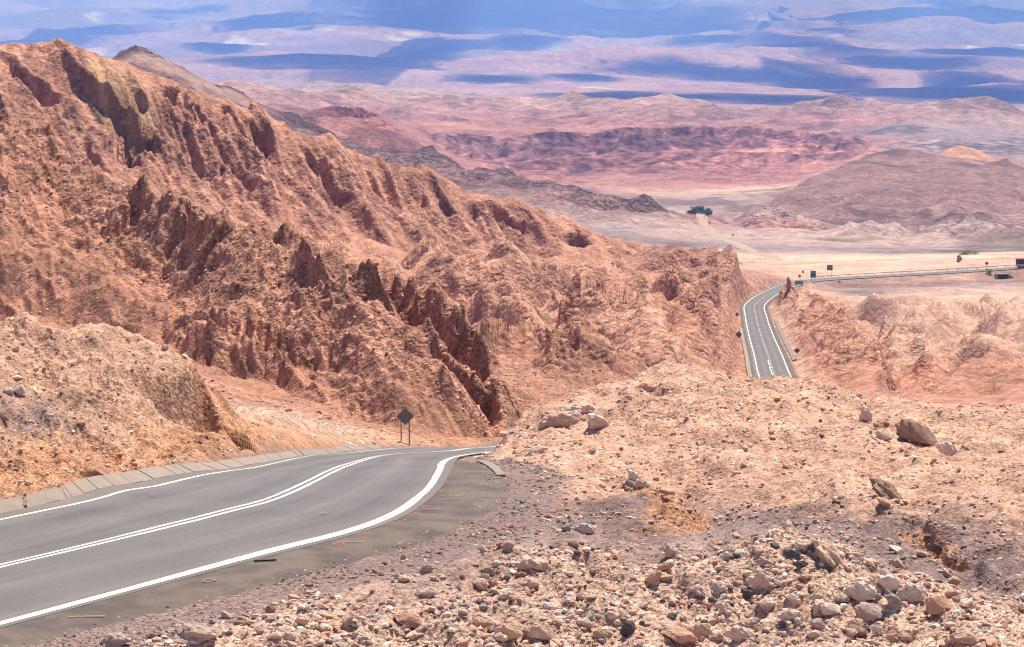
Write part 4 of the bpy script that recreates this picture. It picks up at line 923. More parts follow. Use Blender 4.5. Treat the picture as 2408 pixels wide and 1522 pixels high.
r = thing('marker_post', 'short dark marker on the near verge of the far road', 'road sign', (x, y, zat(x, y)))
bm = bmesh.new(); box(bm, (0, 0, .9), (.9, .05, .7), bev=.01); mk('panel', bm, M['dsteel'], r); posts(r, (-.25, .25), 1.1, .05, M['steel'])

# ------------------------------------------------------------------ guard rail beyond the far road
gr = thing('guard_rail', 'long pale steel guard rail along the far edge of the distant road', 'guard rail', (0, 0, 0))
rows = frow[(RC[frow, 0] > P(1935, 650, 975)[0])]; rows = rows[RC[rows, 0] < 225]
bm = bmesh.new(); prof = [(0, .95), (.07, .88), (.0, .80), (.07, .72), (0, .62), (.12, .62), (.12, .95)]; prev = None
for k in rows[::3]:
    p = RC[k] + side[k] * (hwid[k] + 1.5); s3 = side[k]
    cur = [bm.verts.new((p[0] - s3[0] * a_, p[1] - s3[1] * a_, p[2] + b_)) for a_, b_ in prof]
    if prev: [bm.faces.new((prev[i], cur[i], cur[(i + 1) % 7], prev[(i + 1) % 7])) for i in range(7)]
    prev = cur
bmesh.ops.recalc_face_normals(bm, faces=bm.faces); mk('rail', bm, M['rail'], gr)
t = arc[rows[0]]; np_ = 0
while t < arc[rows[-1]] and np_ < 60:
    k = int(np.searchsorted(arc, t)); p = RC[k] + side[k] * (hwid[k] + 1.68); bm = bmesh.new(); box(bm, (p[0], p[1], p[2] + .35), (.16, .16, 1.25)); mk('post', bm, M['wood'], gr); t += 4.6; np_ += 1

# ------------------------------------------------------------------ culvert under the far road
px0 = P(2356, 645, 985)
k = int(np.argmin(np.abs(RC[:, 0] - px0[0]) + np.where(nearmask, 1e6, 0))); pc = RC[k] - side[k] * (hwid[k] + 8.5)
cu = thing('culvert', 'concrete culvert with three dark openings below the far road', 'culvert', (pc[0], pc[1], pc[2] - 3.9), math.atan2(side[k][1], side[k][0]) - math.pi / 2)
bm = bmesh.new()
for cx, w_ in ((-4.0, .3), (-1.35, .22), (1.35, .22), (4.0, .3)): box(bm, (cx, 2, 1.3), (w_, 4, 2.6))
box(bm, (0, 2, 2.85), (8.6, 4.2, .5)); box(bm, (0, 4.2, 1.3), (8.3, .2, 2.6)); box(bm, (0, 1.5, -.1), (8.6, 5, .2))
mk('barrel', bm, M['concrete'], cu)
for sgn in (-1, 1):
    bm = bmesh.new(); vs = [(4.15 * sgn, 0, 0), (7.2 * sgn, -2.0, 0), (7.2 * sgn, -2.0, 1.1), (4.15 * sgn, 0, 3.0)]
    f = [bm.verts.new(v) for v in vs]; b = [bm.verts.new((v[0], v[1] + .3, v[2])) for v in vs]; bm.faces.new(f); bm.faces.new(b[::-1]); [bm.faces.new((f[i], b[i], b[(i + 1) % 4], f[(i + 1) % 4])) for i in range(4)]
    bmesh.ops.recalc_face_normals(bm, faces=bm.faces); mk('wing_wall', bm, M['concrete'], cu)

cu.scale = (.58, .7, .72); cu.location.z += .7
# ------------------------------------------------------------------ truck leaving the picture on the right
kt = int(np.argmin(np.abs(RC[:, 0] - P(2386, 630, 1011)[0]) + np.where(nearmask, 1e6, 0))); tp = RC[kt] - side[kt] * 1.7
dr = RC[kt + 8] - RC[kt]; rzt = math.atan2(dr[1], dr[0])
tr = thing('truck', 'lorry with a maroon box above a silver skirt on the far road', 'truck', (tp[0], tp[1], tp[2] + .02), rzt)
bm = bmesh.new(); box(bm, (5.6, 0, 2.95), (11.2, 2.5, 2.3), bev=.05)
for k in range(12): box(bm, (.5 + k * .93, -1.262, 2.95), (.06, .03, 2.2)); box(bm, (.5 + k * .93, 1.262, 2.95), (.06, .03, 2.2))
bd = mk('cargo_box', bm, M['maroon'], tr)
bm = bmesh.new(); box(bm, (2.0, 0, 1.35), (3.9, 2.46, .86), bev=.03); mk('side_skirt', bm, M['silver'], tr)
bm = bmesh.new(); box(bm, (7.0, 0, 1.15), (13.6, 1.0, .4)); box(bm, (.08, 0, .75), (.1, 2.3, .2)); mk('chassis', bm, M['dark'], tr)
for ax in (1.5, 2.7, 3.9, 9.6, 13.0):
    for sy in (-1.0, 1.0):
        bm = bmesh.new(); cyl(bm, (ax, sy, .5), .5, .32, 'Y', 20); wh = mk('wheel', bm, M['tyre'], tr, True)
        bm = bmesh.new(); cyl(bm, (ax, sy + .17 * np.sign(sy), .5), .26, .04, 'Y', 14); mk('rim', bm, M['silver'], wh)
bm = bmesh.new(); vs = box(bm, (12.9, 0, 2.1), (2.2, 2.45, 2.5), bev=.12); cb = mk('cab', bm, M['lwhite'], tr)
bm = bmesh.new(); box(bm, (14.02, 0, 2.6), (.04, 2.1, .9)); mk('windscreen', bm, M['dark'], cb)
for sy in (-.85, .85):
    bm = bmesh.new(); box(bm, (14.02, sy, 1.25), (.06, .35, .22), bev=.02); mk('headlight', bm, M['lwhite'], cb)
for sy in (-1.0, 1.0):
    bm = bmesh.new(); box(bm, (-.02, sy, 1.5), (.05, .25, .18)); mk('tail_lamp', bm, M['maroon'], bd)

# ------------------------------------------------------------------ oasis trees, bushes
def leafy(name, x, y, h, w, label, cat, n, leaf, m, trunk=True, group=None, seed=0):
    rr = random.Random(seed); z = zat(x, y) - .1
    root = thing(name, label, cat, (x, y, z), 0, group)
    if trunk:
        bm = bmesh.new()
        def limb(a, b, r0, r1):
            d = b - a; q = d.to_track_quat('Z', 'Y').to_matrix(); vs = bmesh.ops.create_cone(bm, cap_ends=True, segments=7, radius1=r0, radius2=r1, depth=d.length)['verts']
            bmesh.ops.rotate(bm, matrix=q, verts=vs, cent=(0, 0, 0)); bmesh.ops.translate(bm, vec=(a + b) / 2, verts=vs)
        limb(Vector((0, 0, -.3)), Vector((0, 0, h * .4)), w * .035, w * .024)
        for k in range(7):
            a = rr.uniform(0, 6.28); limb(Vector((0, 0, h * rr.uniform(.25, .4))), Vector((math.cos(a) * w * .3, math.sin(a) * w * .3, h * rr.uniform(.55, .85))), w * .018, w * .006)
        mk('trunk', bm, M['bark'], root)
    cl = [(rr.uniform(-.36, .36) * w, rr.uniform(-.36, .36) * w, rr.uniform(.25 if trunk else .1, .8) * h, rr.uniform(.12, .24) * w) for _ in range(16)]
    co = []; 
    for k in range(n):
        cx, cy, cz, cr = cl[k % len(cl)]
        d = Vector((rr.gauss(0, 1), rr.gauss(0, 1), rr.gauss(0, 1))).normalized() * cr * rr.uniform(.5, 1.05) ** .5
        c = Vector((cx, cy, cz)) + Vector((d.x, d.y, d.z * .75)); c.z = max(c.z, .05)
        t1 = Vector((rr.gauss(0, 1), rr.gauss(0, 1), rr.gauss(0, 1))).normalized() * leaf; t2 = t1.orthogonal().normalized() * leaf * .6
        co += [c - t1, c + t2, c + t1, c - t2]
    o = mesh_np('crown' if trunk else 'foliage', np.array([tuple(v) for v in co]), np.arange(len(co)).reshape(-1, 4), m, False); o.parent = root
    return root
Yt = 2560
for k, (px, w_, h_, lb) in enumerate(((1622, 8, 6.5, 'small round green tree at the left end of the oasis'), (1633, 12, 10.5, 'left of the two tall dark green trees in the oasis'), (1644, 13, 10.5, 'right of the two tall dark green trees in the oasis'), (1658, 12, 7.5, 'spreading low green tree right of the tall ones in the oasis'), (1668, 8, 5.5, 'lowest green tree at the right end of the oasis'))):
    g = on_ray(px, 507, 2100) or Vector(P(px, 505, Yt))
    leafy('tree', P(px, 505, g.y)[0], g.y, h_, w_, lb, 'tree', 1500, .5, M['leaf'], True, 'trees of the green oasis', k)
g = on_ray(2346, 640, 900); 
leafy('bush', px0[0] - 2, RC[k][1] - 4.4 if False else pc[1] + 4.4, 1.9, 3.4, 'yellow-green bush growing on top of the culvert', 'bush', 900, .14, M['leaf2'], False, seed=9)
for px, py, w_, lb in ((2268, 576, 6, 'dark scrub behind the pale cone, to the right of its rock'), (2283, 579, 9, 'wide dry scrub patch on the valley floor right of the pale cone')):
    x, y, z = P(px, py, 1190); leafy('bush', x, y, 2.2, w_, lb, 'bush', 700, .2, M['leaf2'], False, seed=int(px))
x, y, z = P(2233, 602, 1120)
leafy('bush', P(333 + 1440, 885, 475)[0], 475, 1.2, 3, 'dry bush on the left verge of the distant road', 'bush', 600, .12, M['leaf2'], False, seed=4)

# ------------------------------------------------------------------ stones
def stone_mesh(name, seed, sub=3, cuts=11, rough=.10, flat_=1.0):
    rr = np.random.RandomState(seed); bm = bmesh.new(); bmesh.ops.create_icosphere(bm, subdivisions=sub, radius=1)
    co = np.array([v.co[:] for v in bm.verts]); co /= np.linalg.norm(co, axis=1)[:, None]
    r = np.ones(len(co))
    for k in range(cuts):                                  # planes that knock facets off the lump
        n = rr.normal(size=3); n /= np.linalg.norm(n); d = rr.uniform(.5, .86); c = co @ n
        r = np.where(c > 1e-3, np.minimum(r, d / np.maximum(c, 1e-3)), r)
    co = co * r[:, None]
    for f, a in ((1.3, rough * 1.6), (2.9, rough), (6.5, rough * .55)):
        q = co * f + rr.uniform(0, 50, 3)
        n = perlin(q[:, 0] + q[:, 2] * .7, q[:, 1] - q[:, 2] * .6, seed) + perlin(q[:, 1] + 9, q[:, 2] + q[:, 0] * .5, seed + 1)
        co *= (1 + a * n)[:, None]
    co[:, 2] *= flat_
    for v, c in zip(bm.verts, co): v.co = c
    me = bpy.data.meshes.new(name); bm.to_mesh(me); bm.free(); me.polygons.foreach_set('use_smooth', [True] * len(me.polygons))
    if sub > 2: me.set_sharp_from_angle(angle=R(24))
    return me
def stone_mat():
    m, nt, bs = mat("stone"); L = nt.links.new
    oi = nt.nodes.new('ShaderNodeObjectInfo'); g = nt.nodes.new('ShaderNodeNewGeometry')
    n = N(nt, 'ShaderNodeTexNoise'); n.inputs['Scale'].default_value = 5; n.inputs['Detail'].default_value = 8; n.inputs['Roughness'].default_value = .65; L(g.outputs['Position'], n.inputs['Vector'])
    n2 = N(nt, 'ShaderNodeTexNoise'); n2.inputs['Scale'].default_value = 26; n2.inputs['Detail'].default_value = 5; L(g.outputs['Position'], n2.inputs['Vector'])
    f = math_(nt, 'ADD', .42, math_(nt, 'ADD', math_(nt, 'MULTIPLY', n.outputs['Fac'], .8), math_(nt, 'MULTIPLY', n2.outputs['Fac'], .36)))
    v = N(nt, 'ShaderNodeVectorMath', operation='SCALE'); L(oi.outputs['Color'], v.inputs[0]); L(f, v.inputs['Scale']); L(v.outputs[0], bs.inputs['Base Color'])
    bs.inputs['Roughness'].default_value = .92; bs.inputs['Specular IOR Level'].default_value = .15
    h = math_(nt, 'ADD', math_(nt, 'MULTIPLY', n.outputs['Fac'], .10), math_(nt, 'MULTIPLY', n2.outputs['Fac'], .035))
    b = N(nt, 'ShaderNodeBump'); b.inputs['Strength'].default_value = .8; b.inputs['Distance'].default_value = 1; L(h, b.inputs['Height']); L(b.outputs[0], bs.inputs['Normal'])
    return m
STONE = stone_mat()
SM = [stone_mesh('stone', 100 + k, 4, 9 + k % 6, .07 + .05 * (k % 3)) for k in range(14)]
for me in SM: me.materials.append(STONE)
TINT = dict(cream=(.68, .48, .385), white=(.74, .575, .48), tan=(.57, .37, .275), red=(.43, .225, .165), sandy=(.58, .34, .235), grey=(.33, .27, .255), dark=(.13, .105, .105), pinkg=(.50, .35, .295), brown=(.36, .225, .165))
def boulder(name, px, py, wpx, hpx, tint, label=None, cat='boulder', rot=0., tilt=0., kind=None, group=None, deep=.62, sink=.26, atY=None):
    """py is where the stone meets the ground in front; wpx, hpx its seen size"""
    g = on_ray(px, py, 30, 200) if atY is None else Vector((ray(px, py)[0] * atY, atY, zat(ray(px, py)[0] * atY, atY)))
    if g is None: return None
    sc_m = g.y / FV; w = wpx * sc_m / 2; h = hpx * sc_m / 2
    o = bpy.data.objects.new(name, SM[kind if kind is not None else random.randrange(len(SM))]); C.objects.link(o)
    q_ = random.uniform(.88, 1.1); o.color = (*[c * q_ for c in TINT[tint]], 1)
    o.scale = (w * 1.1, max(w, h) * deep * 1.1, h * 1.12); o.rotation_euler = (random.uniform(-.15, .15), tilt, rot)
    vz = h * 2 * .5 * (1 - sink)
    o.location = (g.x, g.y + max(w, h) * deep * .55, g.z + vz * .86)
    if label: tag(o, label, cat, group)
    return o
B = [(1958, 1330, 108, 44, 'tan', 'long smooth tan slab leaning on top of the rubble pile', .1, .78, 2), (1885, 1290, 58, 34, 'cream', 'pale rounded boulder touching the left end of the leaning slab', 0, 0, 3),
 (1798, 1388, 62, 60, 'cream', 'pitted pale boulder standing out in the middle of the rubble pile', 0, .3, 5), (2033, 1412, 78, 50, 'white', 'knobbly white boulder resting on a pinkish block', 0, .1, 8),
 (2046, 1462, 66, 56, 'pinkg', 'pinkish cracked block under the knobbly white boulder', 0, 0, 6), (2086, 1392, 56, 66, 'white', 'tall angular white rock behind the knobbly boulder', .3, -.35, 1),
 (2148, 1420, 62, 52, 'white', 'pitted white rock between the angular rock and the reddish block', 0, 0, 8), (2100, 1428, 34, 56, 'grey', 'dark split rock wedged below the white rocks', 0, -.5, 1),
 (2210, 1446, 66, 60, 'sandy', 'square reddish block at the right end of the rubble pile', .2, .1, 6), (2272, 1524, 82, 46, 'tan', 'low tan boulder at the bottom right edge', 0, 0, 4),
 (1592, 1512, 104, 56, 'sandy', 'big rounded orange sandstone boulder at the bottom of the pile', 0, .1, 3), (1196, 1512, 64, 62, 'tan', 'tall wedge shaped tan rock at the bottom centre', .2, 0, 7),
 (1538, 1375, 58, 30, 'sandy', 'reddish slab standing on end left of the rubble pile', 0, -.95, 2), (1256, 1345, 78, 42, 'cream', 'large pale boulder on the dark gravel right of the road', 0, .1, 5),
 (1322, 1006, 92, 46, 'cream', 'biggest pale outcrop high on the left of the mound', 0, -.3, 8), (1358, 975, 74, 34, 'cream', 'upper half of the pale outcrop on the mound', 0, -.2, 5), (1405, 1005, 58, 44, 'cream', 'pale jagged rock right of the big outcrop', 0, 0, 1),
 (1526, 920, 48, 20, 'sandy', 'flat orange stone near the top of the mound', 0, 0, 2), (2162, 1048, 96, 62, 'brown', 'largest brown boulder on the right of the mound', 0, .45, 6), (2122, 1030, 34, 46, 'brown', 'narrow brown rock left of the largest brown boulder', 0, 0, 1),
 (2234, 1072, 56, 34, 'white', 'white pitted rock below the largest brown boulder', 0, .4, 8), (2080, 1036, 40, 34, 'cream', 'pale block left of the brown boulders', 0, 0, 6), (2037, 992, 34, 50, 'cream', 'upright pale rock near the skyline of the mound', 0, .25, 1),
 (2090, 1172, 92, 34, 'brown', 'long brown slab lying diagonally on the sandy slope', 0, .62, 2), (2078, 1188, 44, 26, 'tan', 'pale stone against the front of the long brown slab', 0, .5, 3),
 (1262, 1070, 56, 32, 'cream', 'long pale boulder at the foot of the mound near the bend', 0, -.35, 3), (1490, 1140, 32, 40, 'white', 'white upright stone in a small cluster on the mound foot', 0, 0, 1), (1508, 1146, 30, 26, 'cream', 'cream stone right of the white upright one', 0, 0, 5), (1486, 1154, 40, 22, 'grey', 'flat grey stone in front of the white upright one', 0, 0, 2),
 (1558, 1166, 66, 22, 'sandy', 'flat orange slab on the sandy ground below the mound', 0, .05, 2), (1378, 1258, 48, 30, 'white', 'white jagged stone on the purple gravel', 0, 0, 8), (1332, 1252, 30, 24, 'grey', 'pale grey stone left of the white jagged one', 0, 0, 4), (1349, 1290, 26, 22, 'brown', 'small brown block on the purple gravel', 0, 0, 6),
 (236, 1140, 66, 42, 'red', 'dark red boulder fallen beside the kerb', 0, .2, 7), (144, 1152, 24, 20, 'red', 'round red stone by the kerb', 0, .3, 3), (95, 1172, 22, 18, 'dark', 'dark grey stone by the kerb', 0, 0, 6), (365, 1116, 36, 20, 'cream', 'pale boulder near the kerb right of the red one', 0, 0, 5),
 (45, 936, 40, 34, 'cream', 'pale boulder on the ledge of the left bank', 0, 0, 4), (18, 925, 30, 22, 'white', 'white stone left of the pale boulder on the ledge', 0, 0, 3), (6, 996, 30, 28, 'brown', 'brown boulder at the left edge of the frame', 0, 0, 6), (190, 1000, 26, 16, 'tan', 'tan stone below the ledge of the left bank', 0, 0, 3),
 (455, 1512, 118, 44, 'pinkg', 'long low pale pink rock at the bottom beside the shoulder', 0, -.05, 2), (272, 1522, 78, 34, 'pinkg', 'flat pale slab at the bottom left tip of the stones', 0, -.2, 2), (958, 1480, 86, 40, 'red', 'broad reddish rock near the bottom edge', 0, 0, 4), (1726, 1314, 62, 20, 'dark', 'flat almost black rock left of the pile top', 0, 0, 2),
 (1275, 1515, 56, 52, 'tan', 'tan rock right of the tall wedge', 0, .3, 7), (1375, 1478, 46, 30, 'cream', 'cream oval rock near the bottom centre', 0, .3, 3), (1290, 1442, 60, 22, 'cream', 'white flat rock behind the tall wedge', 0, 0, 2), (1128, 1480, 60, 28, 'sandy', 'low sandy slab left of the tall wedge', 0, -.15, 2),
 (1010, 1405, 44, 26, 'pinkg', 'pink grey block on the road side slope', 0, -.3, 6), (1130, 1395, 52, 36, 'tan', 'round tan boulder in the middle of the lower slope', 0, 0, 4), (1250, 1385, 40, 22, 'cream', 'flat cream rock above the tan boulders', 0, 0, 2), (645, 1505, 40, 22, 'cream', 'cream rock near the bottom left of the slope', 0, 0, 3),
 (1650, 1500, 46, 36, 'tan', 'tan stone right of the orange sandstone boulder', 0, 0, 5), (1740, 1505, 62, 38, 'cream', 'crusty cream boulder at the foot of the pile', 0, 0, 8), (1865, 1420, 50, 36, 'cream', 'smooth cream boulder with a flat top in the pile', 0, .3, 3), (1860, 1462, 52, 34, 'cream', 'cream rock below the smooth one in the pile', 0, 0, 5),
 (1955, 1448, 46, 34, 'white', 'whitish block left of the pinkish cracked block', 0, 0, 6), (1925, 1482, 44, 36, 'pinkg', 'pink grey stone low in the pile', 0, .2, 4), (2010, 1498, 66, 26, 'brown', 'brown flat rock at the foot of the stacked stones', 0, 0, 2), (1480, 1498, 36, 40, 'dark', 'dark stone beside the orange sandstone boulder', .2, .6, 7)]
for px, py, w_, h_, ti, lb, ro, tl, kd in B: boulder('boulder', px, py, w_, h_, ti, lb, 'boulder', ro, tl, kd)
# the rest of the countable stones
ZONES = [  # x0, x1, y0, y1, count, size range, tints, label, group
 (300, 1500, 1455, 1522, 56, (16, 44), ('cream', 'tan', 'cream', 'pinkg', 'tan', 'red', 'grey'), 'loose stone in the strip of rubble along the bottom edge', 'stones along the bottom edge'),
 (1560, 2290, 1295, 1522, 118, (16, 50), ('cream', 'cream', 'tan', 'sandy', 'white', 'pinkg', 'dark'), 'loose stone in the rubble pile at the bottom right', 'stones of the rubble pile'),
 (560, 1250, 1210, 1470, 62, (14, 36), ('cream', 'cream', 'tan', 'pinkg', 'red'), 'loose stone on the slope between the road shoulder and the gravel', 'stones beside the road shoulder'),
 (1160, 2400, 930, 1190, 24, (10, 22), ('cream', 'tan', 'sandy'), 'loose stone scattered on the sandy mound', 'stones on the sandy mound'),
 (0, 540, 790, 1130, 12, (10, 20), ('cream', 'white', 'tan'), 'loose stone on the bank left of the road', 'stones on the left bank')]
for x0, x1, y0, y1, n, (s0, s1), tints, lb, gr_ in ZONES:
    k = 0; tries = 0
    while k < n and tries < n * 12:
        tries += 1; px, py = random.uniform(x0, x1), random.uniform(y0, y1)
        g = on_ray(px, py, 30, 200)
        if g is None or np.min(np.hypot(RC[:1200:4, 0] - g.x, RC[:1200:4, 1] - g.y)) < 3.5 + (2.9 if g.y < 64 else 1.4): continue
        s = s0 + (s1 - s0) * random.random()**1.8
        boulder('stone', px, py, s, s * random.uniform(.45, .85), random.choice(tints), lb, 'stone', random.uniform(-.5, .5), random.uniform(-.5, .5), None, gr_); k += 1

# uncountable stones: seeded over the ground cells in proportion to their real area
def rubble(name, label, sel, count, s0, s1, pw, tints, seed, sub=1):
    rr = np.random.RandomState(seed)
    j, i = np.where(sel[:-1, :-1])
    ar = np.abs((X[j, i + 1] - X[j, i]) * (Y[j + 1, i] - Y[j, i])) + 1e-9
    pr = ar / ar.sum(); pick = rr.choice(len(j), count, p=pr); j, i = j[pick], i[pick]
    a, b = rr.rand(count), rr.rand(count)
    def bl(A): return (A[j, i] * (1 - a) + A[j, i + 1] * a) * (1 - b) + (A[j + 1, i] * (1 - a) + A[j + 1, i + 1] * a) * b
    px, py, pz = bl(X), bl(Y), bl(Z)
    clump = perlin(px / 1.8, py / 1.8, seed) + .6 * perlin(px / .6, py / .6, seed + 1)
    keep = rr.rand(count) < np.clip(.55 + clump * .9, .06, 1); px, py, pz = px[keep], py[keep], pz[keep]; count = len(px)
    s = s0 * (s1 / s0) ** (rr.rand(count)**pw)
    V, Fc, Cl = [], [], []; off = 0
    tcol = np.array([TINT[t] for t in tints])
    for k in range(10):
        me = stone_mesh('tmp', 900 + seed + k, max(sub, 1), 6, .14); nv = len(me.vertices); v = np.empty(nv * 3); me.vertices.foreach_get('co', v); v = v.reshape(-1, 3)
        f = np.empty(len(me.polygons) * 3, int); me.loops.foreach_get('vertex_index', f); f = f.reshape(-1, 3); bpy.data.meshes.remove(me)
        ids = np.arange(k, count, 10); n = len(ids)
        an = rr.rand(n) * 6.28; c, s_ = np.cos(an), np.sin(an); ax = s[ids, None] * np.c_[.8 + .5 * rr.rand(n), .6 + .4 * rr.rand(n), .4 + .4 * rr.rand(n)]
        q = v[None] * ax[:, None, :]
        tl = (rr.rand(n) - .5) * .9; ct, st = np.cos(tl)[:, None], np.sin(tl)[:, None]
        x_, y_, z_ = q[..., 0] * ct + q[..., 2] * st, q[..., 1], -q[..., 0] * st + q[..., 2] * ct
        w_ = np.stack([x_ * c[:, None] - y_ * s_[:, None] + px[ids, None], x_ * s_[:, None] + y_ * c[:, None] + py[ids, None], z_ + pz[ids, None] + ax[:, 2:3] * .15], -1)
        V.append(w_.reshape(-1, 3)); Fc.append((f[None] + (np.arange(n) * nv)[:, None, None]).reshape(-1, 3) + off); off += n * nv
        cc = tcol[rr.randint(len(tcol), size=n)] * (.85 + .3 * rr.rand(n))[:, None]; Cl.append(np.repeat(cc, nv, 0))
    o = mesh_np(name, np.concatenate(V), np.concatenate(Fc), RUB, sub > 1, {'Col': ('FLOAT_COLOR', np.clip(np.concatenate(Cl), 0, 1))})
    o['kind'] = 'stuff'; o['label'] = label; return o
def rub_mat():
    m, nt, bs = mat("rubble"); L = nt.links.new
    at = N(nt, 'ShaderNodeAttribute', attribute_name='Col'); g = nt.nodes.new('ShaderNodeNewGeometry')
    n = N(nt, 'ShaderNodeTexNoise'); n.inputs['Scale'].default_value = 14; n.inputs['Detail'].default_value = 5; L(g.outputs['Position'], n.inputs['Vector'])
    v = N(nt, 'ShaderNodeVectorMath', operation='SCALE'); L(at.outputs['Color'], v.inputs[0]); L(math_(nt, 'ADD', .7, math_(nt, 'MULTIPLY', n.outputs['Fac'], .6)), v.inputs['Scale']); L(v.outputs[0], bs.inputs['Base Color'])
    bs.inputs['Roughness'].default_value = .93; bs.inputs['Specular IOR Level'].default_value = .12
    return m
RUB = rub_mat()
fu = (X / Y)
offroad = roadd > np.where(isnear, np.where(roadside > 0, 1.35, 2.5 - 2.0 * sstep(56, 68, Y)), 2.5)
nearf = (Y > 32) & (Y < 90) & (np.abs(fu) < .26) & offroad
dk = COL.mean(-1) < .27
rubble('rubble', 'small pale stones and grit strewn over the ground near the camera', nearf & ~dk, 52000, .016, .12, 2.6, ('cream', 'tan', 'tan', 'sandy', 'cream', 'white', 'pinkg', 'red'), 21)
rubble('gravel', 'purple and grey gravel in dark patches of the near ground', (Y > 32) & (Y < 90) & (np.abs(fu) < .26) & offroad & dk, 42000, .014, .10, 2.6, ('grey', 'brown', 'grey', 'pinkg', 'dark', 'tan', 'red', 'cream'), 22)
rubble('rubble', 'larger pale stones thick over the lower strip and the pile', (Y > 36.5) & (Y < 47) & (fu > -.19) & (fu < .24) & (roadd > 2.9) & (ROUGH > .14), 9000, .03, .13, 1.8, ('cream', 'tan', 'cream', 'sandy', 'white', 'pinkg', 'red', 'grey', 'dark'), 23)
rubble('talus', 'pale stones on the gravel fan and banks left of the road', (Y > 66) & (Y < 150) & (fu < .0) & offroad & (ROUGH > .085), 17000, .03, .22, 2.4, ('cream', 'cream', 'tan', 'white', 'sandy'), 24)
rubble('talus', 'blocks and clods on the cliffs of the big gravel slope', (Y > 150) & (Y < 345) & (np.abs(fu) < .25) & (ROUGH > .11) & offroad, 34000, .07, .36, 2.4, ('sandy', 'red', 'red', 'red', 'sandy', 'tan'), 25)
rubble('rubble', 'grit and crumbs of asphalt on the road shoulder', (Y > 36) & (Y < 62) & (roadside < 0) & (roadd > .25) & (roadd < 2.9), 13000, .010, .05, 2.0, ('dark', 'dark', 'grey', 'brown', 'tan'), 26)

rubble('talus', 'crumbs and clods rolled down the big gravel slope', (Y > 120) & (Y < 330) & (fu < .03) & (ROUGH > .05) & offroad, 60000, .05, .20, 2.6, ('sandy', 'red', 'tan', 'sandy', 'cream'), 27, 0)
# a few larger lone rocks far off
def farrock(name, px, py, Yd, w_, h_, tint, label, kd, tilt=0):
    x = ray(px, py)[0] * Yd; z = zat(x, Yd)
    o = bpy.data.objects.new(name, SM[kd]); C.objects.link(o); o.color = (*TINT[tint], 1); o.scale = (w_ / 2, w_ / 2.2, h_ / 2); o.rotation_euler = (0, tilt, .3); o.location = (x, Yd, z + h_ * .38)
    return tag(o, label, 'rock')
farrock('rock', 2257, 598, 1095, 2.6, 4.2, 'brown', 'dark leaning rock perched on the pale cone', 7, .15)
farrock('rock', 1854, 684, 800, 2.0, 4.6, 'red', 'pointed red rock fin at the far tip of the roadside ridge', 1, .0)
farrock('rock', 1863, 676, 822, 3.4, 1.2, 'brown', 'low dark red ledge right of the pointed rock fin', 6)
farrock('rock', 2005, 759, 640, 3.4, 2.0, 'brown', 'small dark block on the pale badlands right of the ridge', 6)
farrock('rock', 1693, 0 + 632, 870, 4.5, 2.5, 'cream', 'white knob on the hill beside the distant road', 3)

# ------------------------------------------------------------------ people and camp on the far summit
def figure(px, Yd, label, h=1.72, shirt=(.05, .06, .12), trous=(.04, .04, .05), rz=0., stride=.18):
    x = ray(px, 124)[0] * Yd; z = zat(x, Yd)
    J = [(0, 0, .95), (0, .01, 1.15), (0, 0, 1.42), (0, 0, 1.52), (0, -.01, 1.66), (.10, 0, .88), (.12, stride * .5, .48), (.12, stride, .06), (-.10, 0, .88), (-.12, -stride * .5, .48), (-.12, -stride, .06),
         (.19, 0, 1.40), (.25, .04, 1.12), (.25, -.08, .90), (-.19, 0, 1.40), (-.26, .02, 1.12), (-.24, -.12, .92), (.12, stride - .14, .04), (-.12, -stride - .14, .04)]
    E = [(0, 1), (1, 2), (2, 3), (3, 4), (0, 5), (5, 6), (6, 7), (0, 8), (8, 9), (9, 10), (2, 11), (11, 12), (12, 13), (2, 14), (14, 15), (15, 16), (7, 17), (10, 18)]
    Rr = [.15, .14, .16, .06, .11, .10, .07, .05, .10, .07, .05, .07, .05, .035, .07, .05, .035, .04, .04]
    me = bpy.data.meshes.new('body'); me.from_pydata([Vector(j) * (h / 1.72) for j in J], E, []); o = bpy.data.objects.new('person', me); C.objects.link(o)
    mod = o.modifiers.new('skin', 'SKIN'); sub = o.modifiers.new('sub', 'SUBSURF'); sub.levels = sub.render_levels = 1
    for v, r_ in zip(me.skin_vertices[0].data, Rr): v.radius = (r_, r_ * .85)
    me.skin_vertices[0].data[0].use_root = True
    me.materials.append(simple('clothing', shirt, .9)); o.location = (x, Yd, z - .03); o.rotation_euler = (0, 0, rz)
    tag(o, label, 'person')
    bm = bmesh.new(); bmesh.ops.create_icosphere(bm, subdivisions=2, radius=.118); bmesh.ops.scale(bm, vec=(.9, 1.05, .8), verts=bm.verts); bmesh.ops.translate(bm, vec=(0, .02, 1.70 * h / 1.72), verts=bm.verts)
    mk('hair', bm, M['stick'], o, True)
figure(305.5, 2298, 'person in grey standing leftmost on the far summit', 1.7, (.12, .12, .15), rz=.3)
figure(308.6, 2298, 'person in dark blue standing on the far summit', 1.78, (.015, .03, .12), rz=-.6)
figure(314.0, 2297, 'person in dark clothes just left of the cairn on the far summit', 1.6, (.02, .02, .03), rz=1.2, stride=.25)
x = ray(319, 124)[0] * 2298; z = zat(x, 2298)
cn = thing('cairn', 'small pointed heap of stones on the far summit', 'cairn', (x, 2298, z))
for k in range(16):
    a = random.uniform(0, 6.28); lv = k / 16; o = bpy.data.objects.new('stone', SM[k % 14]); C.objects.link(o); o.parent = cn; o.color = (*TINT['brown'], 1)
    o.scale = (.62 * (1.1 - lv),) * 3; o.location = (math.cos(a) * (1 - lv) * .9, math.sin(a) * (1 - lv) * .9, lv * 2.3 + .1)
x = ray(356, 124)[0] * 2298; z = zat(x, 2298)
bm = bmesh.new(); prev = None
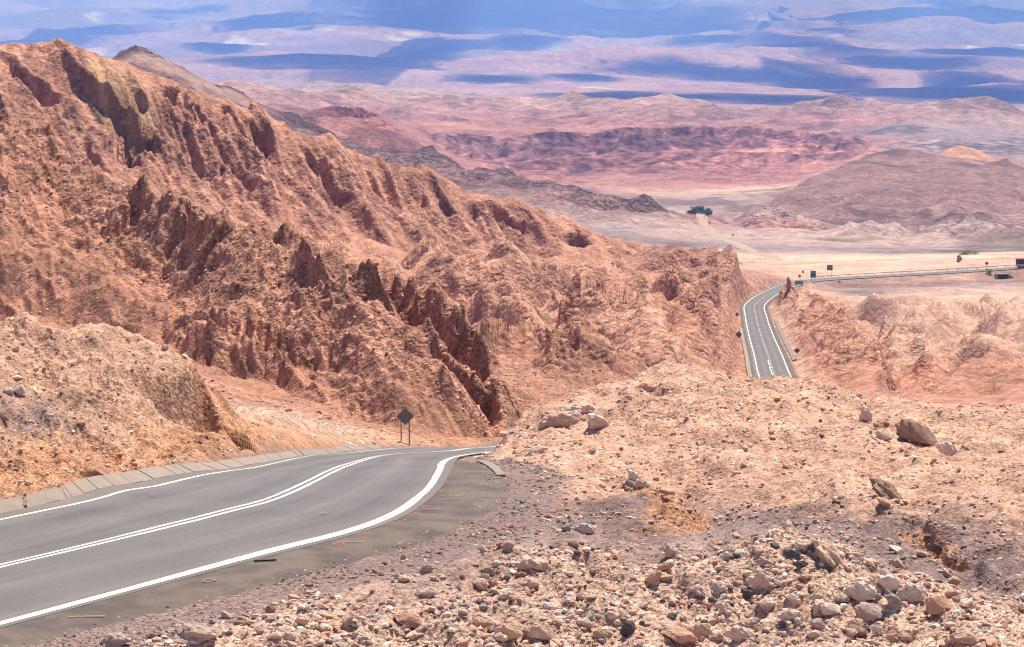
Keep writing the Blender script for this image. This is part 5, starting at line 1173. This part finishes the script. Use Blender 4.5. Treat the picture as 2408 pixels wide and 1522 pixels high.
for k in range(17):
    a = math.pi * k / 16; r_ = [(math.cos(a) * q, math.sin(a) * q * 1.15) for q in (1.45, 1.15)]
    cur = [bm.verts.new((r_[i][0], yy, r_[i][1])) for yy in (-.8, .8) for i in (0, 1)]
    if prev:
        for q in ((0, 1), (1, 3), (3, 2), (2, 0)): bm.faces.new((prev[q[0]], cur[q[0]], cur[q[1]], prev[q[1]]))
    prev = cur
bmesh.ops.recalc_face_normals(bm, faces=bm.faces)
o = mk('arch', bm, M['steel']); o.location = (x, 2298, z - .1); tag(o, 'small grey hooped arch standing on the far summit', 'arch')

# ------------------------------------------------------------------ dirt track over the valley floor
tk = [(1600, 2650), (1622, 2250), (1650, 1900), (1690, 1640), (1740, 1440), (1790, 1300), (1835, 1215), (1862, 1150)]
g = [Vector((ray(px, 560)[0] * yy, yy, 0)) for px, yy in tk]
if len(g) > 3:
    A, _ = crom([tuple(v) for v in g], 260); nrm2 = normals2(A)
    vv = []
    for k in range(len(A)):
        wd = 5.5 + .8 * math.sin(k * .3)
        for d in (-1, -.5, 0, .5, 1):
            x, y = A[k, 0] + nrm2[k, 0] * wd * d, A[k, 1] + nrm2[k, 1] * wd * d
            vv.append((x, y, zat(x, y) + (.22 if abs(d) < 1 else -.5) - .8 * max(0, (k - 245) / 14)))
    ii = np.arange(len(vv)).reshape(-1, 5); q = np.stack([ii[:-1, :-1], ii[1:, :-1], ii[1:, 1:], ii[:-1, 1:]], -1).reshape(-1, 4)
    o = mesh_np('dirt_track', np.array(vv), q, simple('track_dust', (.40, .26, .20), .95, 0, .15, .05), True); o['kind'] = 'structure'

# ------------------------------------------------------------------ clouds high over the far plain, shading it in bands
def cloud_mat():
    m, nt, bs = mat("cloud"); L = nt.links.new; bs.inputs['Base Color'].default_value = (.85, .86, .88, 1); bs.inputs['Roughness'].default_value = 1
    tc = nt.nodes.new('ShaderNodeTexCoord'); g = nt.nodes.new('ShaderNodeNewGeometry')
    a = N(nt, 'ShaderNodeVectorMath', operation='SUBTRACT'); L(tc.outputs['Generated'], a.inputs[0]); a.inputs[1].default_value = (.5, .5, .5)
    b = N(nt, 'ShaderNodeVectorMath', operation='MULTIPLY'); L(a.outputs[0], b.inputs[0]); b.inputs[1].default_value = (2, 2, 0)
    ln = N(nt, 'ShaderNodeVectorMath', operation='LENGTH'); L(b.outputs[0], ln.inputs[0])
    mp = N(nt, 'ShaderNodeMapping'); mp.inputs['Scale'].default_value = (1 / 1500, 1 / 2600, 0); L(g.outputs['Position'], mp.inputs[0])
    n = N(nt, 'ShaderNodeTexNoise'); n.inputs['Scale'].default_value = 1; n.inputs['Detail'].default_value = 6; n.inputs['Roughness'].default_value = .6; L(mp.outputs[0], n.inputs['Vector'])
    f = math_(nt, 'ADD', math_(nt, 'MULTIPLY', math_(nt, 'SUBTRACT', .92, ln.outputs['Value']), 1.7), math_(nt, 'MULTIPLY', math_(nt, 'SUBTRACT', n.outputs['Fac'], .5), 2.6), True)
    tr = nt.nodes.new('ShaderNodeBsdfTransparent'); mx = nt.nodes.new('ShaderNodeMixShader')
    L(f, mx.inputs[0]); L(tr.outputs[0], mx.inputs[1]); L(bs.outputs[0], mx.inputs[2]); L(mx.outputs[0], nt.nodes['Material Output'].inputs['Surface'])
    return m
CLM = cloud_mat()
def cloud(xc, yc, wx_, hy, seed):
    g = on_ray(xc, yc, 9300, 69000)
    if g is None: return
    u, t = ray(xc, yc)
    a = on_ray(xc, yc + hy, 9000, 69000) or g; b = on_ray(xc, yc - hy, 9300, 69000) or g
    ry = max(350, abs(b.y - a.y) / 2) * 1.9; rx = wx_ * g.y / FV * 1.35
    top = 5600.; k = (top - g.z) / SDIR.z; c = Vector((g.x + SDIR.x * k, (a.y + b.y) / 2 + SDIR.y * k, top))
    bm = bmesh.new(); bmesh.ops.create_icosphere(bm, subdivisions=4, radius=1)
    co = np.array([v.co[:] for v in bm.verts]); an = np.arctan2(co[:, 1], co[:, 0])
    f = 1 + .30 * perlin(np.cos(an) * 1.4 + seed, np.sin(an) * 1.4, 60) + .2 * perlin(np.cos(an) * 4 + seed, np.sin(an) * 4, 61) + .14 * perlin(co[:, 0] * 6 + seed, co[:, 1] * 6 + co[:, 2] * 3, 62)
    for v, c_, ff in zip(bm.verts, co, f): v.co = (c_[0] * rx * ff, c_[1] * ry * ff, c_[2] * min(rx, ry, 700) * .4 * ff)
    o = mk('cloud', bm, CLM, None, True); o.location = c; o['kind'] = 'structure'
for k, a in enumerate([(1300, 12, 380, 15), (1500, 60, 330, 14), (1000, 58, 240, 11), (640, 52, 130, 7), (250, 78, 160, 6), (60, 103, 130, 6), (520, 112, 70, 4), (760, 142, 250, 12), (900, 146, 130, 10),
    (1230, 104, 110, 6), (1080, 112, 60, 4), (1700, 178, 260, 13), (1900, 196, 120, 14), (1560, 158, 140, 5), (2280, 222, 300, 14), (1560, 232, 260, 4), (1850, 236, 200, 6), (2150, 148, 140, 8), (2300, 122, 130, 8),
    (2100, 35, 160, 14), (2350, 30, 110, 16), (1830, 104, 110, 8), (1960, 72, 80, 5), (2280, 200, 100, 5), (1180, 186, 90, 3), (430, 30, 90, 4), (1380, 182, 80, 4), (1700, 92, 100, 4)]):
    cloud(*a, k * 3.7)
print("things", time.time() - T0)
#HAZE
def haze():
    m = bpy.data.materials.new("haze"); m.use_nodes = True; nt = m.node_tree
    nt.nodes.remove(nt.nodes['Principled BSDF'])
    v = nt.nodes.new('ShaderNodeVolumePrincipled')
    v.inputs['Color'].default_value = (.175, .33, 1., 1); v.inputs['Density'].default_value = HAZE_D
    v.inputs['Anisotropy'].default_value = .2; v.inputs['Absorption Color'].default_value = (.3, .5, 1, 1)
    nt.links.new(v.outputs[0], nt.nodes['Material Output'].inputs['Volume'])
    bm = bmesh.new(); bmesh.ops.create_cube(bm, size=1)
    bmesh.ops.scale(bm, vec=(70000, 76000, 3900 + 260), verts=bm.verts)
    bmesh.ops.translate(bm, vec=(0, 37500, (3900 - 260) / 2), verts=bm.verts)
    me = bpy.data.meshes.new("haze"); bm.to_mesh(me); me.materials.append(m)
    o = bpy.data.objects.new("haze", me); C.objects.link(o); o['kind'] = 'stuff'; o['label'] = 'thin blue haze filling the air over the valley'
HAZE_D = 5.1e-5
haze()
print("Z range", Z.min(), Z.max())
